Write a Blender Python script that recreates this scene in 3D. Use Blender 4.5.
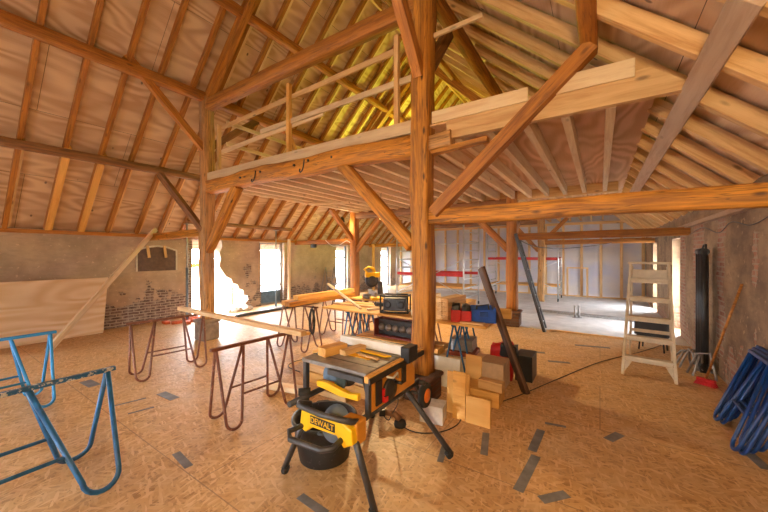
import bpy, bmesh, math, random
from mathutils import Vector, Matrix, noise
random.seed(7)
for o in list(bpy.data.objects): bpy.data.objects.remove(o)
S = bpy.context.scene
COL = S.collection

# ------------------------------------------------------------------ camera
EYE = 1.65; FPX = 325.0; HOR = 254.0
TH = math.atan(216/325.0); sn, cs = math.sin(TH), math.cos(TH)
cam = bpy.data.cameras.new('camera'); cam.sensor_width = 36; cam.lens = FPX/768*36
cam.shift_y = -(256-HOR)/768.0
camo = bpy.data.objects.new('camera', cam); COL.objects.link(camo)
camo.location = (0, 0, EYE); camo.rotation_euler = (math.pi/2, 0, TH)
cam.clip_start = 0.05; cam.clip_end = 200
S.camera = camo
# ------------------------------------------------------------------ world: bright overcast sky
W = bpy.data.worlds.new('sky'); S.world = W; W.use_nodes = True
bg = W.node_tree.nodes['Background']; bg.inputs[0].default_value = (0.90, 0.95, 1.0, 1); bg.inputs[1].default_value = 80.0
S.view_settings.view_transform = 'Standard'; S.view_settings.look = 'None'
S.view_settings.gamma = 1; S.view_settings.use_curve_mapping = False
S.view_settings.exposure = -0.88
def portal(x, y, z, sx, sz, rz):
    l = bpy.data.lights.new('opening_daylight', 'AREA'); l.shape = 'RECTANGLE'; l.size = sx; l.size_y = sz
    l.cycles.is_portal = True
    o = bpy.data.objects.new('opening_daylight', l); COL.objects.link(o); o.location = (x, y, z)
    o.rotation_euler = (math.pi/2, 0, rz)          # emits along -Z local; turned to face the room
    return o
XL, XR, YE, YB = -9.0, 1.34, 14.6, -3.6
PI = math.pi
for (a, b) in ((-1.9, -.7), (4.36, 6.0), (6.46, 7.36), (10.0, 10.75), (13.3, 14.15)): portal(XL-.2, (a+b)/2, 1.02, b-a, 2.0, -PI/2)  # first span is an unseen opening added to daylight the left floor
for (a, b) in ((8.7, 9.6), (11.9, 12.7)): portal(XR+.2, (a+b)/2, 1.0, b-a, 1.95, PI/2)
portal(-3.4, YB-.1, 1.05, 1.1, 2.1, PI)  # unseen rear doorway, added for soft daylight fill
# ------------------------------------------------------------------ picture point -> place
def P(px, py, X=None, Y=None, z=None, d=None):
    t = (px-384)/FPX
    if X is not None: d = X/(-sn+t*cs)
    elif Y is not None: d = Y/(cs+t*sn)
    elif d is None: d = FPX*(EYE-z)/(py-HOR)
    return Vector((d*(-sn+t*cs), d*(cs+t*sn), EYE-(py-HOR)*d/FPX))
# ------------------------------------------------------------------ materials
class N:
    def __init__(s, name):
        s.m = bpy.data.materials.new(name); s.m.use_nodes = True; s.t = s.m.node_tree
        s.b = s.t.nodes['Principled BSDF']; s.tc = s.t.nodes.new('ShaderNodeTexCoord')
    def n(s, ty, ins=None, **kw):
        x = s.t.nodes.new(ty)
        for k, v in kw.items(): setattr(x, k, v)
        for k, v in (ins or {}).items(): s.put(x, k, v)
        return x
    def put(s, x, k, v):
        i = x.inputs[k]
        if isinstance(v, bpy.types.NodeSocket): s.t.links.new(v, i)
        elif isinstance(v, bpy.types.Node): s.t.links.new(v.outputs[0], i)
        else: i.default_value = v
    def map(s, scale=(1,1,1), rot=(0,0,0), loc=(0,0,0)):
        return s.n('ShaderNodeMapping', {'Vector': s.tc.outputs['Object'], 'Scale': scale, 'Rotation': rot, 'Location': loc})
    def noise(s, v, sc, det=4, rough=.5, dist=0):
        return s.n('ShaderNodeTexNoise', {'Vector': v, 'Scale': sc, 'Detail': det, 'Roughness': rough, 'Distortion': dist})
    def ramp(s, f, stops):
        r = s.n('ShaderNodeValToRGB', {'Fac': f}); e = r.color_ramp.elements
        while len(e) < len(stops): e.new(.5)
        for i, (p, c) in enumerate(stops):
            e[i].position = p; e[i].color = (c, c, c, 1) if isinstance(c, (int, float)) else (*c, 1)
        return r
    def mix(s, f, a, b, mode='MIX'):
        x = s.n('ShaderNodeMix', data_type='RGBA', blend_type=mode)
        for k, v in ((0, f), (6, a), (7, b)):
            if isinstance(v, bpy.types.Node): v = v.outputs[2] if v.bl_idname == 'ShaderNodeMix' else v.outputs[0]
            if isinstance(v, bpy.types.NodeSocket): s.t.links.new(v, x.inputs[k])
            else: x.inputs[k].default_value = v if k == 0 else ((*v, 1) if len(v) == 3 else v)
        return x
    def math(s, op, a, b=0, c=0):
        return s.n('ShaderNodeMath', {0: a, 1: b, 2: c}, operation=op)
    def done(s, col=None, rough=.7, metal=0, bump=None, bs=.3, bd=.01):
        if col is not None:
            if isinstance(col, bpy.types.Node): s.t.links.new(col.outputs[2] if col.bl_idname == 'ShaderNodeMix' else col.outputs[0], s.b.inputs['Base Color'])
            else: s.b.inputs['Base Color'].default_value = (*col, 1)
        s.b.inputs['Roughness'].default_value = rough; s.b.inputs['Metallic'].default_value = metal
        if bump is not None:
            b = s.n('ShaderNodeBump', {'Height': bump, 'Strength': bs, 'Distance': bd}); s.t.links.new(b.outputs[0], s.b.inputs['Normal'])
        return s.m
def rnd_shift(n, amt=7):
    oi = n.n('ShaderNodeObjectInfo'); return n.math('MULTIPLY', oi.outputs['Random'], amt)
def wood(name, light, dark, knots=.5, grain=1.0, rough=.62, weather=None, crack=0):
    n = N(name); sh = rnd_shift(n, 23)
    cmb = n.n('ShaderNodeCombineXYZ', {0: sh, 1: sh, 2: sh})
    v0 = n.n('ShaderNodeVectorMath', {0: n.tc.outputs['Object'], 1: cmb}, operation='ADD')
    v = n.n('ShaderNodeMapping', {'Vector': v0, 'Scale': (1.1, 14, 14)})
    f = n.noise(v, 1.6*grain, 6, .62, .6)
    c = n.ramp(f, [(.36, dark), (.50, [a*.62+b*.38 for a, b in zip(light, dark)]), (.62, light)])
    big = n.noise(v0, 1.3, 2)
    c2 = n.mix(n.math('MULTIPLY', big, .45), c, [x*.72 for x in light])
    if crack:
        cf = n.noise(n.n('ShaderNodeMapping', {'Vector': v0, 'Scale': (.6, 13, 13)}), 1.0, 3, .5, .3)
        ck = n.ramp(n.math('ABSOLUTE', n.math('SUBTRACT', cf, .5)), [(.003, 1.0), (.013, 0.0)])
        c2 = n.mix(n.math('MULTIPLY', ck, crack), c2, [x*.25 for x in dark])
    v2 = n.n('ShaderNodeMapping', {'Vector': v0, 'Scale': (2.2, 6, 6)})
    vo = n.n('ShaderNodeTexVoronoi', {'Vector': v2, 'Scale': 1.0})
    k = n.ramp(vo.outputs['Distance'], [(.05, 1.0), (.13, 0.0)])
    c3 = n.mix(n.math('MULTIPLY', k, knots), c2, [x*.28 for x in dark])
    if weather:
        w = n.ramp(n.noise(v, .45, 6, .65), [(.54, 0.0), (.64, 1.0)]); c3 = n.mix(n.math('MULTIPLY', w, .7), c3, weather)
    oi = n.n('ShaderNodeObjectInfo')
    h = n.n('ShaderNodeHueSaturation', {'Color': c3.outputs[2], 'Value': n.math('MULTIPLY_ADD', oi.outputs['Random'], .25, .88)})
    return n.done(h, rough, bump=f, bs=.6, bd=.012)
def plain(name, col, rough=.5, metal=0, var=.25, sc=9):
    n = N(name); f = n.noise(n.tc.outputs['Object'], sc, 5, .6)
    c = n.mix(n.ramp(f, [(.35, 0.0), (.7, 1.0)]), [x*(1-var) for x in col], [min(1, x*(1+var*.6)) for x in col])
    return n.done(c, rough, metal, bump=f, bs=.08)
def plywood(name, a, b, along='y', seams=True, nails=True):
    n = N(name)
    sc = (1, .22, 1) if along == 'y' else (.22, 1, 1)
    v = n.map(sc); d = n.noise(v, 1.5, 2.0, .35, .3)
    w = n.math('SINE', n.math('MULTIPLY', d, 95.0))
    fine = n.noise(n.map((40, 2, 2) if along == 'y' else (2, 40, 40)), 2, 3)
    msk = n.ramp(n.noise(n.map((1, .5, 1)), 2.2, 2), [(.35, .35), (.6, 1.0)])
    f = n.math('ADD', .35, n.math('MULTIPLY_ADD', n.math('MULTIPLY', w, msk), .34, n.math('MULTIPLY', fine, .3)))
    c = n.mix(n.ramp(f, [(.2, 0.0), (.75, 1.0)]), b, a)
    c = n.mix(n.ramp(n.noise(n.tc.outputs['Object'], .9, 2), [(.3, 0.0), (.7, .5)]), c, [x*.8 for x in b])
    if nails:
        vo = n.n('ShaderNodeTexVoronoi', {'Vector': n.map((1.1, 1.9, 1)), 'Scale': 2.2})
        c = n.mix(n.ramp(vo.outputs['Distance'], [(.05, .8), (.085, 0.0)]), c, (.05, .02, .01))
    if seams:
        br = n.n('ShaderNodeTexBrick', {'Vector': n.map((1, 1, 1), (0, 0, PI/2)), 'Scale': 1.0, 'Mortar Size': .003, 'Brick Width': 2.44, 'Row Height': 1.22, 'Mortar Smooth': 0})
        c = n.mix(br.outputs['Fac'], c, (.10, .05, .02))
    return n.done(c, .7, bump=f, bs=.05)
OAK = wood('old_oak', (.68, .28, .03), (.22, .07, .008), 1.0, 1.3, weather=(.20, .075, .015), crack=.75)
OAKD = wood('dark_oak', (.30, .125, .035), (.09, .03, .01), .7, 1.1)
OAKB = wood('old_dark_plank', (.13, .06, .03), (.04, .018, .01), .7, 1.1)
OAKR = wood('stained_oak', (.50, .185, .022), (.20, .06, .006), .6, 1.2, crack=.5)
OAKG = wood('weathered_oak', (.62, .32, .10), (.20, .085, .025), 1.0, 1.5, weather=(.40, .27, .17), crack=.8)
PINE = wood('pine', (.84, .56, .27), (.58, .30, .11), .8, .8)
PINEL = wood('pale_pine', (.90, .72, .48), (.72, .49, .28), .6, .8)
PINEY = wood('yellow_pine', (.86, .50, .15), (.64, .30, .06), .6, .8)
PINEG = wood('grey_pine', (.56, .40, .28), (.42, .27, .17), .4, .9)
PLY = plywood('roof_plywood', (.88, .68, .48), (.58, .36, .21))
PLYF = plywood('loft_plywood', (.82, .52, .30), (.58, .32, .15), seams=False, nails=False)
PLYP = plywood('loose_plywood', (.86, .66, .44), (.70, .46, .24), along='x', seams=False, nails=False)
PLYO = plywood('orange_plywood', (.85, .52, .18), (.66, .34, .08), along='x', seams=False, nails=False)
def osb():
    n = N('osb_floor'); acc = None
    for i, (r, sc) in enumerate(((.3, 1.0), (1.4, 1.1), (2.5, .9))):
        v = n.n('ShaderNodeMapping', {'Vector': n.map((1, 1, 1), (0, 0, r), (i*3.1, i*1.7, 0)), 'Scale': (14*sc, 58*sc, 1)})
        wv = n.noise(n.map((3, 3, 3)), 3, 2)
        v2 = n.n('ShaderNodeVectorMath', {0: v, 1: wv.outputs['Color']}, operation='ADD')
        vo = n.n('ShaderNodeTexVoronoi', {'Vector': v2, 'Scale': 1.0})
        g = n.n('ShaderNodeSeparateColor', {0: vo.outputs['Color']})
        acc = g if acc is None else (n.math('MAXIMUM', acc.outputs[0], g.outputs[0]) if i == 1 else n.math('MAXIMUM', acc, n.math('MULTIPLY', g.outputs[0], .95)))
    c = n.ramp(acc, [(.3, (.36, .19, .065)), (.6, (.54, .31, .12)), (.85, (.60, .36, .155)), (1.0, (.72, .48, .25))])
    br = n.n('ShaderNodeTexBrick', {'Vector': n.map((1, 1, 1)), 'Scale': 1.0, 'Mortar Size': .004, 'Brick Width': 2.44, 'Row Height': 1.22, 'Mortar Smooth': 0})
    c = n.mix(n.math('MULTIPLY', br.outputs['Fac'], .7), c, (.18, .10, .05))
    st = n.ramp(n.noise(n.tc.outputs['Object'], 2.2, 6, .65), [(.42, 0.0), (.75, .55)])
    c = n.mix(st, c, (.62, .45, .28))
    sp = n.ramp(n.noise(n.map((1, 1, 1)), 34, 2), [(.70, 0.0), (.74, .7)])
    c = n.mix(sp, c, (.16, .08, .04))
    return n.done(c, .5, bump=acc, bs=.08, bd=.004)
OSB = osb()
def wallmat(name, boxes, plane, base, base2, brickc, bricks2, mortar, low=.9, amount=.5, dirt=(.30, .24, .19)):
    """plaster with brick showing in worn patches; boxes = (h0,h1,z0,z1) spots where the plaster is off"""
    n = N(name); sep = n.n('ShaderNodeSeparateXYZ', {0: n.tc.outputs['Object']})
    H = sep.outputs[1 if plane == 'y' else 0]; Z = sep.outputs[2]
    nz = n.noise(n.tc.outputs['Object'], 2.4, 8, .68)
    uv = n.n('ShaderNodeCombineXYZ', {0: H, 1: Z, 2: 0.0})
    jit = n.noise(n.tc.outputs['Object'], 5, 2)
    uvj = n.n('ShaderNodeVectorMath', {0: uv, 1: n.n('ShaderNodeVectorMath', {0: jit.outputs['Color'], 1: (.03, .03, 0)}, operation='MULTIPLY')}, operation='ADD')
    br = n.n('ShaderNodeTexBrick', {'Vector': uvj, 'Color1': (*brickc, 1), 'Color2': (*bricks2, 1), 'Mortar': (*mortar, 1), 'Scale': 1.0, 'Mortar Size': .010, 'Brick Width': .22, 'Row Height': .065, 'Bias': .1})
    brc = n.mix(n.ramp(n.noise(n.tc.outputs['Object'], 9, 5, .7), [(.45, 0.0), (.65, .8)]), br.outputs['Color'], mortar)
    # mask
    zz = n.math('MULTIPLY_ADD', Z, -amount, low*amount)
    m = n.math('ADD', n.math('MULTIPLY', n.math('SUBTRACT', nz, .5), 2.2), zz)
    for (h0, h1, z0, z1) in boxes:
        hx = n.math('SUBTRACT', (h1-h0)/2, n.math('ABSOLUTE', n.math('SUBTRACT', H, (h0+h1)/2)))
        zx = n.math('SUBTRACT', (z1-z0)/2, n.math('ABSOLUTE', n.math('SUBTRACT', Z, (z0+z1)/2)))
        bx = n.math('MULTIPLY', n.math('MINIMUM', hx, zx), 4.0)
        bx = n.math('ADD', bx, n.math('MULTIPLY', n.math('SUBTRACT', nz, .5), 3.0))
        m = n.math('MAXIMUM', m, bx)
    mask = n.ramp(m, [(.06, 0.0), (.12, 1.0)])
    tone = n.noise(n.tc.outputs['Object'], 1.1, 7, .62)
    pl = n.mix(n.ramp(tone, [(.35, 0.0), (.62, 1.0)]), base2, base)
    pl = n.mix(n.ramp(n.noise(n.map((1, 1, 4)), 4, 6, .7), [(.48, 0.0), (.8, .7)]), pl, dirt)
    spk = n.ramp(n.noise(n.map((1, 1, 1)), 14, 3), [(.64, 0.0), (.72, .5)])
    pl = n.mix(spk, pl, [min(1, x*1.5) for x in base])
    c = n.mix(mask, pl, brc)
    h = n.math('SUBTRACT', n.math('MULTIPLY', tone, .5), n.math('MULTIPLY', mask, n.math('MULTIPLY_ADD', br.outputs['Fac'], .5, .6)))
    return n.done(c, .9, bump=h, bs=.6, bd=.02)
WL = wallmat('left_wall_plaster', [(3.25, 3.5, .1, 1.05), (2.4, 4.3, 0, .55), (5.85, 6.05, .6, 1.3), (4.2, 4.4, .1, 2.0)], 'y',
             (.56, .41, .29), (.35, .245, .17), (.085, .055, .045), (.17, .10, .075), (.40, .33, .27), .55, .6)
WR = wallmat('right_wall_plaster', [(5.9, 6.25, .2, 2.2), (6.9, 7.6, .0, 2.2), (4.85, 5.0, .3, 1.9), (8.2, 8.75, 0, 2.2)], 'y',
             (.40, .26, .145), (.15, .085, .045), (.24, .08, .04), (.42, .19, .11), (.36, .27, .19), .35, .55, dirt=(.10, .06, .04))
WB = wallmat('end_wall_brick', [(-2, 1.3, 0, 2.3)], 'x', (.45, .33, .24), (.35, .25, .18), (.25, .12, .08), (.35, .18, .12), (.4, .32, .25))
def membrane():
    n = N('membrane_blue_lit'); v = n.map((1, 1, .35)); f = n.noise(v, 3, 4, .6)
    g = n.noise(n.map((.5, 1, .9)), 1.7, 2)
    c = n.mix(n.ramp(g, [(.4, 0.0), (.62, 1.0)]), (.62, .63, .76), (.74, .70, .70))  # bluish areas put the blue window light into the whitish membrane colour
    return n.done(c, .55, bump=f, bs=.6, bd=.03)
MEMB = membrane()
STONE = plain('stone', (.27, .21, .165), .9, var=.4, sc=6)
DBRICK = wallmat('pedestal_brick', [(-3, 3, -1, 3)], 'x', (.2, .1, .06), (.15, .08, .05), (.10, .04, .025), (.16, .07, .04), (.12, .08, .06))
BLUE = plain('blue_enamel', (.018, .14, .36), .38, var=.4, sc=14)
def chipped(name, a, b, th):
    n = N(name); f = n.noise(n.tc.outputs['Object'], 26, 6, .7)
    return n.done(n.mix(n.ramp(f, [(th, 0.0), (th+.05, 1.0)]), a, b), .5, bump=f, bs=.1)
BLUEC = chipped('blue_enamel_splashed', (.02, .12, .30), (.62, .62, .60), .54)
LBLUE = chipped('light_blue_enamel', (.03, .28, .62), (.45, .55, .62), .66)
NAVY = plain('dark_blue_enamel', (.006, .05, .22), .35, var=.3)
RUST = chipped('rust_brown_paint', (.17, .06, .03), (.36, .15, .08), .58)
STEEL = plain('galvanised_steel', (.52, .54, .56), .35, .9, .25)
ALU = plain('aluminium', (.72, .73, .74), .35, .7, .15)
CREAM = plain('cream_paint', (.62, .52, .38), .5, 0, .15)
BLACK = plain('black_plastic', (.018, .018, .02), .42, 0, .3)
DGREY = plain('dark_grey_metal', (.06, .06, .065), .45, .3, .3)
GREY = plain('grey_metal', (.30, .28, .27), .42, .4, .25, 20)
YEL = plain('yellow_plastic', (.90, .52, .008), .4, 0, .12)
RED = plain('red_plastic', (.55, .012, .012), .4, 0, .2)
ORNG = plain('orange_plastic', (.85, .22, .02), .45, 0, .2)
BLUEB = plain('blue_fabric', (.01, .08, .42), .6, 0, .3)
WHITE = plain('white_paint', (.80, .79, .76), .5, 0, .1)
CARD = plain('cardboard', (.62, .44, .29), .85, 0, .15)
RUB = plain('rubber', (.025, .024, .023), .8, 0, .3)
TAPE = plain('grey_tape', (.19, .19, .20), .6, 0, .3)
RBRICK = plain('red_brick', (.62, .14, .05), .9, 0, .4)
BOARD = plain('brown_board', (.13, .075, .05), .8, 0, .3)
SNOW = plain('pale_ground', (.8, .8, .8), .9, 0, .1, 1)
def glass():
    n = N('window_glass'); tr = n.n('ShaderNodeBsdfTransparent'); gl = n.n('ShaderNodeBsdfGlossy', {'Roughness': .05})
    mx = n.n('ShaderNodeMixShader', {0: .08, 1: tr, 2: gl}); n.t.links.new(mx.outputs[0], n.t.nodes['Material Output'].inputs[0]); return n.m
GLASS = glass()
FRAMEG = plain('grey_blue_frame', (.10, .13, .17), .5, 0, .1)
def emis(name, col, st):
    n = N(name); e = n.n('ShaderNodeEmission', {'Color': (*col, 1), 'Strength': st}); n.t.links.new(e.outputs[0], n.t.nodes['Material Output'].inputs[0]); return n.m
# ------------------------------------------------------------------ mesh helpers
class MB:
    def __init__(s): s.bm = bmesh.new()
    def box(s, lo, hi, M=None):
        vs = [s.bm.verts.new(((hi if i & 1 else lo)[0], (hi if i & 2 else lo)[1], (hi if i & 4 else lo)[2])) for i in range(8)]
        if M is not None:
            for v in vs: v.co = M @ v.co
        for f in ((0,2,3,1),(4,5,7,6),(0,1,5,4),(2,6,7,3),(0,4,6,2),(1,3,7,5)): s.bm.faces.new([vs[i] for i in f])
        return s
    def tube(s, pts, r, seg=10, cap=True, r2=None):
        pts = [Vector(p) for p in pts]; n = len(pts); rings = []; up = None
        for i, p in enumerate(pts):
            t = (pts[min(i+1, n-1)]-pts[max(i-1, 0)]).normalized()
            if up is None: up = t.orthogonal().normalized()
            up = (up-t*up.dot(t)).normalized(); b = t.cross(up)
            rr = r if r2 is None else r+(r2-r)*i/(n-1)
            rings.append([s.bm.verts.new(p+(up*math.cos(a)+b*math.sin(a))*rr) for a in [2*PI*k/seg for k in range(seg)]])
        for i in range(n-1):
            for k in range(seg): s.bm.faces.new((rings[i][k], rings[i][(k+1) % seg], rings[i+1][(k+1) % seg], rings[i+1][k]))
        if cap: s.bm.faces.new(rings[0][::-1]); s.bm.faces.new(rings[-1])
        return s
    def lathe(s, prof, seg=28, M=None):
        rings = []
        for r, z in prof:
            ring = [s.bm.verts.new((r*math.cos(2*PI*k/seg), r*math.sin(2*PI*k/seg), z)) for k in range(seg)]
            if M is not None:
                for v in ring: v.co = M @ v.co
            rings.append(ring)
        for a, b in zip(rings, rings[1:]):
            for k in range(seg): s.bm.faces.new((a[k], a[(k+1) % seg], b[(k+1) % seg], b[k]))
        s.bm.faces.new(rings[0][::-1]); s.bm.faces.new(rings[-1]); return s
    def prism(s, poly, a, b, axis='x'):
        def mk(u, v, w): return {'x': (w, u, v), 'y': (u, w, v), 'z': (u, v, w)}[axis]
        A = [s.bm.verts.new(mk(u, v, a)) for u, v in poly]; B = [s.bm.verts.new(mk(u, v, b)) for u, v in poly]
        n = len(poly); s.bm.faces.new(A); s.bm.faces.new(B[::-1])
        for i in range(n): s.bm.faces.new((A[i], B[i], B[(i+1) % n], A[(i+1) % n]))
        return s
    def build(s, name, mat, parent=None, loc=None, rot=None, smooth=False, bevel=0, M=None):
        bmesh.ops.recalc_face_normals(s.bm, faces=s.bm.faces)
        me = bpy.data.meshes.new(name); s.bm.to_mesh(me); s.bm.free()
        if smooth:
            for p in me.polygons: p.use_smooth = len(p.vertices) == 4
        me.materials.append(mat); o = bpy.data.objects.new(name, me); COL.objects.link(o)
        if parent: o.parent = parent
        if M is not None: o.matrix_local = M
        if loc: o.location = loc
        if rot: o.rotation_euler = rot
        if bevel:
            b = o.modifiers.new('bevel', 'BEVEL'); b.width = bevel; b.segments = 2; b.limit_method = 'ANGLE'
        return o
def tag(o, label, cat, group=None):
    o['label'] = label; o['category'] = cat
    if group: o['group'] = group
    return o
def thing(name, label, cat, loc=(0,0,0), rz=0, group=None):
    o = bpy.data.objects.new(name, None); COL.objects.link(o); o.location = loc; o.rotation_euler = (0, 0, rz); o.empty_display_size = .1
    return tag(o, label, cat, group)
def struct(o): o['kind'] = 'structure'; return o
def frame(p0, p1, up=(0,0,1), roll=0):
    p0, p1 = Vector(p0), Vector(p1); x = (p1-p0).normalized(); up = Vector(up)
    if abs(x.dot(up)) > .98: up = Vector((0, 1, 0))
    y = up.cross(x).normalized(); z = x.cross(y)
    M = Matrix((x, y, z)).transposed().to_4x4()
    if roll: M = M @ Matrix.Rotation(roll, 4, 'X')
    M.translation = p0
    return M, (p1-p0).length
def beam(name, p0, p1, w, h, mat, parent=None, rough=0, up=(0,0,1), roll=0, bevel=.004, bow=0, taper=0, seed=0, anchor='c'):
    """squared timber from p0 to p1, grain along local X; rough > 0 hews it by hand"""
    M, L = frame(p0, p1, up, roll); m = MB(); off = {'c': 0, 't': -h/2, 'b': h/2}[anchor]
    n = 1 if not (rough or bow) else max(8, int(L/.12)); cr = 1 if not rough else 3
    prof = []
    c = min(w, h)*.10 if rough else 0
    if rough: base = [(-w/2+c,-h/2),(0,-h/2),(w/2-c,-h/2),(w/2,-h/2+c),(w/2,0),(w/2,h/2-c),(w/2-c,h/2),(0,h/2),(-w/2+c,h/2),(-w/2,h/2-c),(-w/2,0),(-w/2,-h/2+c)]
    else: base = [(-w/2,-h/2),(w/2,-h/2),(w/2,h/2),(-w/2,h/2)]
    rings = []
    for i in range(n+1):
        u = i/n; x = u*L; r = []
        dy = noise.noise(Vector((x*.8, seed*3.3, 0)))*rough*1.6; dz = noise.noise(Vector((x*.8, 9+seed*1.7, 4)))*rough*1.6+bow*math.sin(PI*u)
        if u in (0, 1): dy *= .3
        for k, (y, z) in enumerate(base):
            q = noise.noise(Vector((x*3+seed*5, y*14, z*14)))*rough
            s_ = 1-taper*u
            r.append(m.bm.verts.new((x, y*s_*(1+q/w*1.2)+dy, z*s_*(1+q/h*1.2)+dz+off)))
        rings.append(r)
    K = len(base)
    for a, b in zip(rings, rings[1:]):
        for k in range(K): m.bm.faces.new((a[k], a[(k+1) % K], b[(k+1) % K], b[k]))
    m.bm.faces.new(rings[0][::-1]); m.bm.faces.new(rings[-1])
    return m.build(name, mat, parent, M=M, bevel=0 if rough else bevel, smooth=bool(rough))
ORD = ['nearest', 'second', 'third', 'fourth', 'fifth', 'sixth', 'seventh', 'eighth', 'ninth', 'tenth', 'eleventh', 'twelfth', 'thirteenth', 'fourteenth', 'fifteenth',
       'sixteenth', 'seventeenth', 'eighteenth', 'nineteenth', 'twentieth', 'twenty-first', 'twenty-second', 'twenty-third', 'twenty-fourth', 'twenty-fifth',
       'twenty-sixth', 'twenty-seventh', 'twenty-eighth', 'twenty-ninth', 'thirtieth', 'thirty-first', 'thirty-second']
# ================================================================== SHELL
MLS, MRS = 1.02, .90                                   # slopes of the two roof sides
zl = lambda X: 2.12+MLS*(X-XL)
ZR0 = 2.40
zr = lambda X: ZR0+MRS*(XR-X)
XRG = (ZR0+MRS*XR-2.12+MLS*XL)/(MLS+MRS); ZRG = zl(XRG)
o = struct(MB().box((XL-.4, YB, -.1), (XR+.4, YE, 0)).build('floor', OSB))
o = struct(MB().box((-60, -60, -.35), (50, 70, -.12)).build('ground_outside', SNOW))
lw = [(YB, 0), (-1.9, 0), (-1.9, 2.03), (-.7, 2.03), (-.7, 0), (4.36, 0), (4.36, 2.03), (5.16, 2.03), (5.18, 1.85), (5.10, 1.7), (5.14, 1.52), (5.10, 1.3), (5.22, 1.12), (5.3, 1.0), (5.46, .93), (5.5, .8), (5.66, .74), (5.7, .62), (5.84, .56), (5.86, .42), (5.99, .38), (6.02, .25), (5.9, .15), (6.0, 0),  # the opening nearest the camera is unseen, added to let daylight in
      (6.46, 0), (6.46, 1.7), (6.38, 1.85), (6.4, 2.03), (7.36, 2.03), (7.38, 1.7), (7.36, 0), (10.0, 0), (10.0, 2.03), (10.75, 2.03), (10.75, 0), (13.3, 0), (13.3, 2.03), (14.15, 2.03), (14.15, 0), (YE+.3, 0), (YE+.3, 2.14), (YB, 2.14)]
struct(MB().prism(lw, XL-.32, XL).build('wall_left', WL))
rw = [(YB, 0), (8.7, 0), (8.74, 1), (8.7, 1.98), (9.6, 1.98), (9.56, 1), (9.6, 0), (11.9, 0), (11.9, 1.98), (12.7, 1.98), (12.7, 0), (YE+.3, 0), (YE+.3, 2.45), (YB, 2.45)]
struct(MB().prism(rw, XR, XR+.34).build('wall_right', WR))
g = [(XL, 0), (XR, 0), (XR, zr(XR)), (XRG, ZRG), (XL, zl(XL))]
struct(MB().prism(g, YE+.05, YE+.3, 'y').build('wall_far', MEMB))
gb = [(XL-.3, 0), (-3.95, 0), (-3.95, 2.1), (-2.85, 2.1), (-2.85, 0), (XR+.3, 0), (XR+.3, 2.3), (XRG, ZRG+.1), (XL-.3, 2.0)]  # doorway behind the camera added to let fill daylight in
struct(MB().prism(gb, YB-.3, YB, 'y').build('wall_near', WB))
def roof(name, xa, za, xb, zb, mat):
    dx, dz = xb-xa, zb-za; L = math.hypot(dx, dz); a = math.atan2(dz, dx)
    m = MB().box((-.5 if dx > 0 else 0, YB-.3, 0), (L+(.5 if dx < 0 else 0), YE+.3, .05))
    return struct(m.build(name, mat, loc=(xa, 0, za), rot=(0, -a, 0)))
roof('ceiling_left', XL, zl(XL)+.02, XRG, ZRG+.02, PLY)
roof('ceiling_right', XRG, ZRG+.02, XR, zr(XR)+.02, PLY)
# wall plates and skirting timbers
Y1, Y2, Y3 = 3.35, 7.9, 12.35
XA, XB = -6.35, -1.69
struct(beam('trim_1', (XL+.05, YB, 2.08), (XL+.05, YE, 2.08), .12, .07, OAKR))
struct(beam('trim_2', (XR-.03, YB, 2.15), (XR-.03, YE, 2.15), .10, .06, PINEG))
SCR = plain('pale_screed', (.66, .64, .63), .45, 0, .2, 3)
struct(MB().box((XA, Y2-.05, 0), (XR, YE, .012)).build('floor_far', SCR))
# ================================================================== TIMBER FRAME
def post(X, Y, z0, z1, w, mat, label, seed, rough=.02):
    return tag(beam('timber_post', (X, Y, z0), (X, Y, z1), w, w, mat, rough=rough, seed=seed), label, 'post', 'main timber posts')
post(XB, Y1, .30, 4.66, .215, OAK, 'tall knotty orange oak post in the foreground centre on a dark brick pedestal', 1)
post(XA, Y1, .40, 4.66, .21, OAKG, 'tall weathered oak post on a stone block left of centre', 2)
post(XB, Y2, .36, 4.66, .23, OAKR, 'oak post behind the red and blue tool bags with black ladder leaning on it', 3)
post(XA, Y2, .25, 4.66, .23, OAKR, 'oak post under the loft beside the yellow mitre saw, lamp on its top', 4)
post(XB, Y3, .02, 4.66, .22, OAKG, 'farthest visible oak post, in front of the blue white insulated wall', 5)
post(XA, Y3, .02, 4.66, .22, OAKG, 'farthest oak post of the left row, hidden behind the foreground post', 6)
def pedestal(X, Y, w, h, mat, label, seed):
    m = MB()
    m.box((-w/2, -w/2, 0), (w/2, w/2, h*.82)); m.box((-w*.56, -w*.56, h*.82), (w*.56, w*.56, h))
    o = m.build('post_pedestal', mat, loc=(X, Y, 0), rot=(0, 0, .02*seed), bevel=.03); return tag(o, label, 'pedestal')
pedestal(XB, Y1, .33, .30, DBRICK, 'dark brick pedestal under the foreground centre post', 1)
pedestal(XA, Y1, .33, .40, STONE, 'rough grey stone block under the left weathered post', 2)
pedestal(XB, Y2, .36, .36, DBRICK, 'dark pedestal under the post with the leaning black ladder', 3)
pedestal(XA, Y2, .34, .25, STONE, 'stone pedestal under the post beside the yellow mitre saw', 4)
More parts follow.
